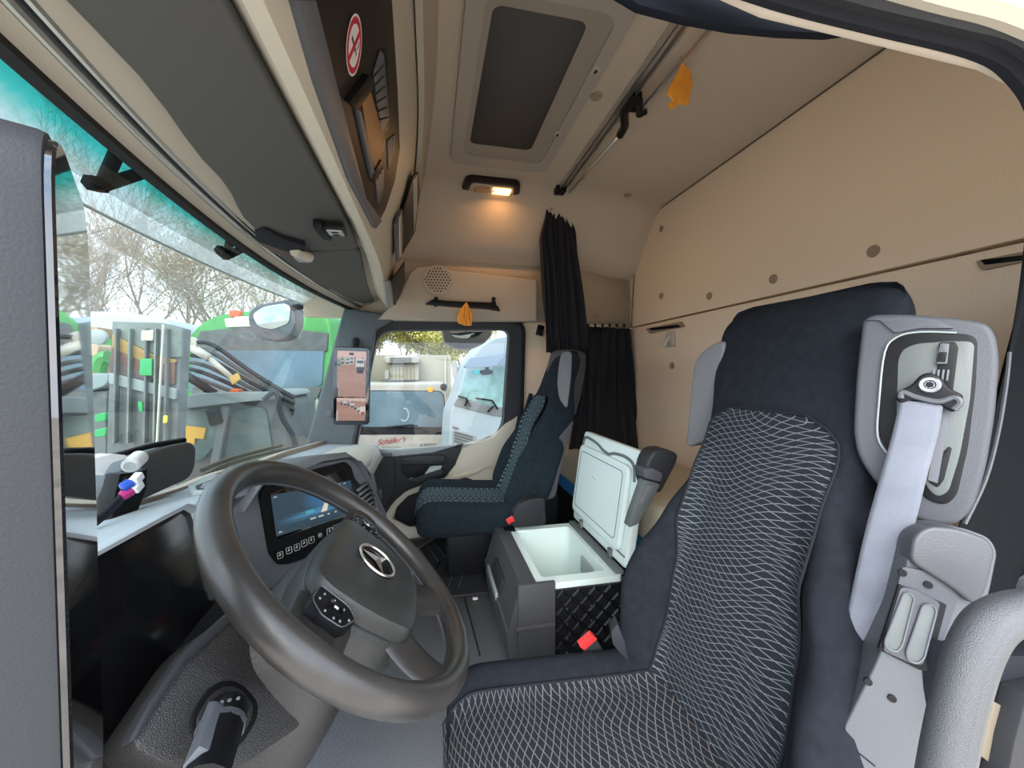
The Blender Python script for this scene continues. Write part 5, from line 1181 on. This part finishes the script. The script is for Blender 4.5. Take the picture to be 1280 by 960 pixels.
text('model_lettering', 'ATEGO', atY(*lp_(522, 886), YT-.012), X1, Z1, .085, DARKINK, rt_, shear=.35, bold=.01)
vp('side_lamps', [lp_(738, 700), lp_(750, 700), lp_(752, 870), lp_(740, 870)], YT+.5, .05, ORANGE, rt_)
vp('bumper', [lp_(-200, 960), lp_(735, 960), lp_(735, 1250), lp_(-200, 1250)], YT-.15, .2, GREYM, rt_, .06, .03)
# second white truck, right
wt = thing('white_truck', 'blue white truck with dark sun visor at the right of the door glass', 'truck', atY(610, 500, 6.5)); wt.location.z = GZ
YW = 6.3
WN_ = (-.35, 1, 0)
def wq(name, px, off, th, m, rnd=0, bev=.01): return panel(name, [lp_(*p) for p in px], V((1.0, YW, 0))-V(WN_).normalized()*off, WN_, th, m, wt, rnd, bev)
wq('cab', [(905, 250), (960, 180), (1050, 130), (1400, 60), (1500, 1400), (700, 1400), (745, 640), (800, 500), (850, 330)], 0, .35, WHITEB, .05, .03)
wq('sun_visor', [(838, 320), (880, 262), (1150, 228), (1420, 200), (1420, 300), (1130, 322), (850, 335)], .30, .06, mat('blue grey visor', (.16, .22, .30), .4), .02)
wq('windscreen', [(862, 350), (1130, 330), (1420, 320), (1420, 620), (1060, 606), (800, 540)], .015, .03, TGLT, .04)
wq('cowl_panel', [(790, 545), (1060, 612), (1420, 625), (1420, 690), (1050, 668), (765, 595)], .02, .03, mat('wiper cowl grey', (.13, .14, .15), .6), .03)
wq('mirror', [(950, 352), (1000, 344), (1040, 352), (1030, 378), (965, 382)], .06, .05, BLACK, .03)
wq('mirror_stem', [(992, 325), (1010, 325), (1010, 350), (992, 350)], .05, .05, BLACK)
wq('green_sticker', [(905, 352), (945, 345), (945, 372), (905, 378)], .03, .01, mat('teal sticker', (.05, .45, .50), .4))
for pts in (((795, 530), (850, 545), (880, 600)), ((920, 545), (1030, 560), (1070, 620)), ((840, 600), (860, 560)), ((1000, 640), (1040, 600))):
    bm = B(); tube(bm, [on(*lp_(*p), V((1.0, YW, 0))-V(WN_).normalized()*.06, WN_) for p in pts], .016, 6); obj('wiper', bm, BLACK, wt)
for k in range(4): wq('grille_slat', [(770, 775+k*20), (900, 812+k*20), (900, 822+k*20), (770, 785+k*20)], .03, .03, GREYM)
wq('grille', [(760, 765), (920, 810), (930, 880), (760, 900)], .015, .03, mat('grille grey', (.20, .21, .22), .5), .02)
wq('badge_lettering', [(757, 738), (800, 752), (798, 764), (757, 752)], .02, .01, GREYM)
mrt = thing('truck_mirror', 'tall white outside mirror between the two parked trucks', 'mirror', atY(*lp_(772, 330), 6.4))
vp('mirror_shell', [lp_(752, 285), lp_(775, 278), lp_(790, 295), lp_(790, 380), lp_(780, 405), lp_(760, 400)], 6.4, .2, WHITEV, mrt, .04)
vp('mirror_pane', [lp_(765, 420), lp_(788, 405), lp_(780, 520), lp_(765, 520)], 6.42, .1, GREYM, mrt, .03)

# green truck behind the windscreen
gt = thing('green_truck', 'green truck cab with wide dark windscreen standing ahead', 'truck', atY(340, 480, 6.2)); gt.location.z = GZ
def gp_(name, px, off, th, m, rnd=.05, bev=.02): return panel(name, px, V((0, 6.2-off, 0)), (.45, 1, 0), th, m, gt, rnd, bev)
gp_('cab', [(228, 430), (250, 402), (275, 392), (330, 386), (380, 388), (412, 392), (418, 460), (418, 640), (200, 640)], 0, .5, GREEN, .3, .08)
gp_('dark_band', [(250, 414), (300, 409), (372, 412), (410, 416), (408, 440), (240, 438)], .03, .05, GREYM, .04)
gp_('windscreen', [(240, 440), (300, 437), (405, 436), (402, 482), (380, 490), (235, 490)], .03, .05, TGL, .06)
gp_('wiper_panel', [(240, 484), (402, 484), (396, 498), (240, 500)], .05, .05, GREYM, .03)
gp_('marker_light', [(293, 396), (310, 395), (312, 404), (290, 405)], .06, .05, WHITEP, .02)
gp_('roof_beacon', [(286, 388), (299, 388), (299, 396), (286, 396)], .06, .08, mat('orange beacon', (.75, .10, .02), .3), .02)
gp_('roof_lamp_bar', [(280, 398), (318, 396), (318, 408), (282, 409)], .04, .05, WHITEP, .03)
gp_('number_plate', [(389, 545), (400, 543), (396, 556), (385, 556)], .05, .04, GREYM, .01)
for k in range(5): gp_('step', [(348, 514+k*10), (372, 512+k*10), (368, 518+k*10), (346, 519+k*10)], .10, .10, GREYM, .01, .01)
# compact loader with boom hoses
ldr = thing('compact_loader', 'grey compact loader cab with raised boom and hydraulic hoses', 'loader', atY(300, 540, 4.4)); ldr.location.z = GZ
YL = 4.3
vp('cab_frame', [(218, 560), (222, 512), (235, 500), (290, 500), (310, 495), (345, 494), (358, 505), (366, 640), (210, 640)], YL, 1.0, GREYM, ldr, .08, .03)
vp('roof', [(218, 506), (240, 492), (300, 490), (345, 490), (352, 498), (312, 502), (280, 505), (222, 512)], YL-.15, 1.0, mat('loader roof', (.20, .23, .23), .4), ldr, .04, .03)
vp('windscreen', [(224, 514), (278, 508), (270, 556), (252, 575), (220, 575)], YL-.03, .04, mat('loader glass', (.13, .18, .165), .15, var=.3, vs=4), ldr, .03)
vp('side_window', [(290, 514), (318, 508), (332, 510), (340, 560), (338, 580), (280, 580)], YL-.03, .04, mat('loader side glass', (.075, .095, .09), .15, var=.3, vs=4), ldr, .05)
vp('yellow_plate', [(232, 532), (257, 535), (254, 549), (243, 548), (243, 556), (232, 552)], YL-.05, .02, mat('yellow plate', (.75, .42, .05), .5), ldr, .01)
vp('door_post', [(276, 508), (286, 508), (272, 580), (262, 580)], YL-.06, .06, mat('post grey', (.17, .18, .175), .5), ldr, .01)
vp('work_light', [(256, 512), (270, 508), (276, 530), (262, 534)], YL-.12, .08, BLACK, ldr, .03)
vp('beacon', [(288, 486), (298, 486), (298, 493), (288, 493)], YL-.1, .1, mat('orange beacon lens', (.80, .13, .03), .3), ldr, .02)
bmj = atY(237, 430, YL-.1); bm = B(); lathe(bm, bmj, (0, -1, 0), [(.07, -.03), (.07, .03), (.035, .03), (.035, .034), (.001, .03)], 20); obj('boom_pin', bm, mat('worn cream steel', (.50, .46, .36), .5), ldr)
for k in range(6):
    bm = B(); tube(bm, smoothpath([atY(u, v, YL+.05*k-.1) for u, v in ((246-k*3.5, 428+k*8), (268-k*2, 432+k*9), (310, 462+k*7), (345, 484+k*5.5), (368, 497+k*4))], 4), .022, 6); obj('hydraulic_hose', bm, GREYM if k % 2 else DARK, ldr)
bm = B(); tube(bm, [atY(240, 434, YL-.1), atY(262, 448, YL-.12)], .04, 8); tube(bm, [atY(262, 448, YL-.12), atY(292, 474, YL-.12)], .025, 8); obj('lift_ram', bm, mat('ram steel', (.55, .50, .42), .35), ldr)
vp('yellow_tag', [(286, 472), (296, 466), (300, 474), (290, 481)], YL-.2, .03, mat('ochre tag', (.60, .38, .10), .6), ldr, .01)
bm = B(); tube(bm, [atY(222, 462, YL), atY(268, 492, YL)], .04, 8); obj('boom_arm', bm, DARK, ldr)
bm = B(); tube(bm, smoothpath([atY(u, v, YL-.2) for u, v in ((330, 500), (345, 490), (352, 520), (366, 545), (372, 575))], 4), .025, 6); obj('boom_hose', bm, DARK, ldr)
bm = B(); box(bm, (atY(300, 600, YL+.5).x, YL+.5, (GZ+atY(300, 640, YL).z)/2), (1.6, 1.2, atY(300, 630, YL).z-GZ), .05); obj('chassis', bm, DARK, ldr)
# striped windscreen reflection, imitated by solid coloured panels
cn = thing('striped_reflection', 'tall grey windscreen reflection with mustard and brown stripes, built as coloured panels beside the loader', 'reflection', atY(170, 500, 3.4)); cn.location.z = GZ
YS = 3.6
def cq(u, v): return (100+u/5.818, 400+v/5.818)
def cpn(name, px, off, th, m, rnd=.01, bev=.006): return vp(name, [cq(*p) for p in px], YS-off, th, m, cn, rnd, bev)
CG = mat('panel grey green', (.17, .20, .18), .6, var=.2, vs=7)
CG2 = mat('panel grey', (.13, .14, .14), .6, var=.25, vs=6)
cpn('body', [(235, 10), (600, 20), (745, 60), (700, 900), (690, 1500), (180, 1500), (205, 600)], 0, .12, CG2)
cpn('upper_cover', [(240, 10), (600, 20), (745, 70), (735, 270), (600, 270), (520, 240), (235, 100)], .02, .03, CG)
cpn('mustard_stripe', [(235, 100), (520, 245), (700, 290), (690, 310), (520, 330), (230, 200)], .025, .03, mat('mustard reflection', (.34, .22, .06), .6, var=.15, vs=9))
cpn('brown_stripe', [(230, 195), (520, 320), (690, 310), (685, 470), (520, 420), (215, 295)], .022, .03, mat('red brown reflection', (.17, .085, .06), .6, var=.15, vs=9))
cpn('dark_stripe', [(215, 290), (520, 400), (515, 450), (210, 380)], .026, .03, mat('plum reflection', (.10, .07, .07), .6, var=.15, vs=9))
cpn('pale_band', [(210, 380), (700, 500), (690, 580), (205, 460)], .028, .03, mat('pale grey reflection', (.24, .28, .265), .5, var=.2, vs=9))
for k, u in enumerate((250, 350, 470, 540, 620)): cpn('rib', [(u, 60), (u+14, 60), (u-2, 900), (u-16, 900)], .06, .05, CG if k % 2 else CG2)
cpn('lock_bar', [(596, 30), (606, 30), (560, 900), (548, 900)], .08, .02, mat('pale bar', (.55, .55, .48), .5))
GPL = mat('green placard', (.03, .34, .10), .5)
cpn('green_placard', [(436, 280), (522, 280), (520, 405), (430, 402)], .07, .02, GPL)
cpn('green_tag', [(418, 592), (450, 595), (455, 668), (426, 668)], .07, .02, GPL)
cpn('yellow_label', [(605, 692), (630, 695), (626, 750), (600, 750)], .09, .02, mat('yellow label', (.75, .68, .05), .5))
cpn('cream_label', [(445, 75), (535, 70), (530, 150), (440, 150)], .06, .02, CREAM)
# tan and green machine left of it
lm = thing('green_harvester', 'green and tan machine with tilted arm left of the striped reflection', 'machine', atY(118, 480, 4.2)); lm.location.z = GZ
def cl_(name, px, Y, m, rnd=.02): return vp(name, [cq(*p) for p in px], Y, .25, m, lm, rnd, .01)
cl_('green_box', [(40, 140), (225, 135), (222, 225), (40, 225)], 4.6, GREEN)
cl_('tan_hopper', [(-160, 50), (135, 50), (105, 130), (60, 130)], 4.5, mat('tan paint', (.42, .27, .15), .6))
cl_('tan_tank', [(20, 175), (145, 175), (120, 265), (40, 265)], 4.3, mat('tan tank paint', (.50, .36, .24), .6), .05)
cl_('brown_backing', [(-200, 225), (225, 225), (215, 400), (-200, 400)], 4.9, mat('rust paint', (.30, .18, .13), .7))
bm = B(); tube(bm, smoothpath([atY(*cq(*p), 4.1) for p in ((130, 380), (145, 310), (175, 275), (205, 270))], 4), .06, 8); obj('green_arm', bm, GREEN, lm)
cl_('grey_hood', [(-200, 400), (210, 385), (200, 470), (60, 520), (-200, 530)], 4.0, mat('pale hood', (.22, .28, .28), .4), .05)
cl_('grey_lower', [(-250, 520), (195, 515), (185, 1300), (-250, 1300)], 4.05, CG2, .02)
for k, v in enumerate((690, 800)): cl_('green_step', [(100, v), (190, v-20), (185, v+45), (105, v+55)], 3.95, GPL)
bm = B(); lathe(bm, atY(*cq(142, 125), 4.2), (0, -1, 0), [(.07, 0), (.07, .03), (.05, .04), (.001, .04)], 16); obj('round_mirror', bm, PALEG, lm)
# white roofed trailer behind
wtl = thing('white_trailer', 'white rounded trailer roof behind the striped reflection', 'trailer', atY(150, 420, 8)); wtl.location.z = GZ
vp('roof_shell', [(40, 396), (110, 388), (160, 390), (205, 398), (222, 412), (222, 640), (40, 640)], 8, 2.5, mat('trailer white', (.42, .46, .50), .5), wtl, .2, .1)

# trees: bare crowns and yellow green bushes beyond the yard
BARK = mat('bark', (.34, .28, .22), .9, var=.2, vs=4)
TWIG = mat('twigs', (.42, .34, .27), .95)
LEAFY = mat('spring leaves', (.52, .50, .16), .8, var=.25, vs=1)
LEAFP = mat('pale blossom', (.62, .60, .42), .9)
def seg(bm, a, b, r0, r1, n=3):
    d = (b-a).normalized(); s = d.orthogonal().normalized(); t = d.cross(s)
    A_ = [bm.verts.new(a+(s*math.cos(k*2*math.pi/n)+t*math.sin(k*2*math.pi/n))*r0) for k in range(n)]; B_ = [bm.verts.new(b+(s*math.cos(k*2*math.pi/n)+t*math.sin(k*2*math.pi/n))*r1) for k in range(n)]
    for k in range(n): bm.faces.new((A_[k], A_[(k+1) % n], B_[(k+1) % n], B_[k]))
def tree(base, h, label, seed, leaves=0, lm_=LEAFY, spread=.55, dens=1.0):
    rg = random.Random(seed); t = thing('bare_tree', label, 'tree', base, 'trees beyond the yard')
    tb_, bb_, lb = B(), B(), B()
    def leaf_(p):
        s = (.018+rg.random()*.028)*(1.5 if leaves > 2 else 1); a = V((rg.uniform(-1, 1), rg.uniform(-1, 1), rg.uniform(-1, 1))).normalized(); b = a.orthogonal().normalized()
        lb.faces.new([lb.verts.new(p+a*s), lb.verts.new(p+b*s*.6), lb.verts.new(p-a*s), lb.verts.new(p-b*s*.6)])
    def grow(p, d, L, r, lev):
        q = p; ns = 3 if lev < 5 else 2
        for k in range(ns):
            d = (d+V((rg.uniform(-1, 1), rg.uniform(-1, 1), rg.uniform(-.4, .8)))*.16).normalized(); q2 = q+d*L/ns
            seg(tb_ if lev == 0 else bb_, q, q2, r*(1-k*.18), r*(.82-k*.18), 6 if lev == 0 else 3); q = q2
            if lev < 5 and (lev > 0 or k > 0):
                for j in range(2 if lev != 2 else 1):
                    nd = (d+V((rg.uniform(-1, 1), rg.uniform(-1, 1), rg.uniform(-.5, .9)))*spread*1.3).normalized(); grow(q, nd, L*rg.uniform(.52, .75), max(.0028, r*.46), lev+1)
            if leaves and lev >= 4:
                for j in range(leaves):
                    if rg.random() < dens: leaf_(q+V((rg.uniform(-.2, .2), rg.uniform(-.2, .2), rg.uniform(-.2, .2))))
    grow(V(base), V((0, 0, 1)), h*.42, h*.011, 0)
    obj('trunk', tb_, BARK, t); obj('branches', bb_, TWIG, t, kind='stuff', smooth=False)
    if leaves: obj('foliage', lb, lm_, t, kind='stuff', smooth=False)
    else: lb.free()
    return t
def base_at(u, Y): p = atY(u, 466, Y); return V((p.x, Y, GZ))
where = 'bare branching tree seen through the windscreen, '
for k, (u, Y, h, lv, s, l) in enumerate(((60, 9.0, 6.5, 0, .6, 'behind the near monitor edge'), (130, 9.5, 6.2, 0, .6, 'above the white trailer roof'), (185, 10.5, 7.0, 0, .6, 'above the striped reflection'), (235, 12, 7.0, 1, .6, 'above the left end of the green truck'),
                                        (285, 13, 7.0, 1, .6, 'above the orange beacon'), (345, 15, 7.2, 1, .6, 'behind the rounded outside mirror'), (400, 17, 7.5, 1, .6, 'at its right end'))):
    tree(base_at(u, Y), h, where+l, 11+k, lv, LEAFP, s, .35)
where = 'yellow green leafing bush beyond the lorry, '
for k, (u, Y, h, l) in enumerate(((470, 17, 7.2, 'left of the reefer unit'), (503, 19, 7.4, 'straight behind the reefer unit'), (530, 17, 7.0, 'right of the reefer unit'), (562, 16, 7.0, 'left of the kerb mirror'), (582, 18, 7.0, 'behind the kerb mirror'), (604, 16, 6.4, 'above the blue white truck visor'))):
    tree(base_at(u, Y), h, where+l, 40+k, 6, LEAFY, .6)
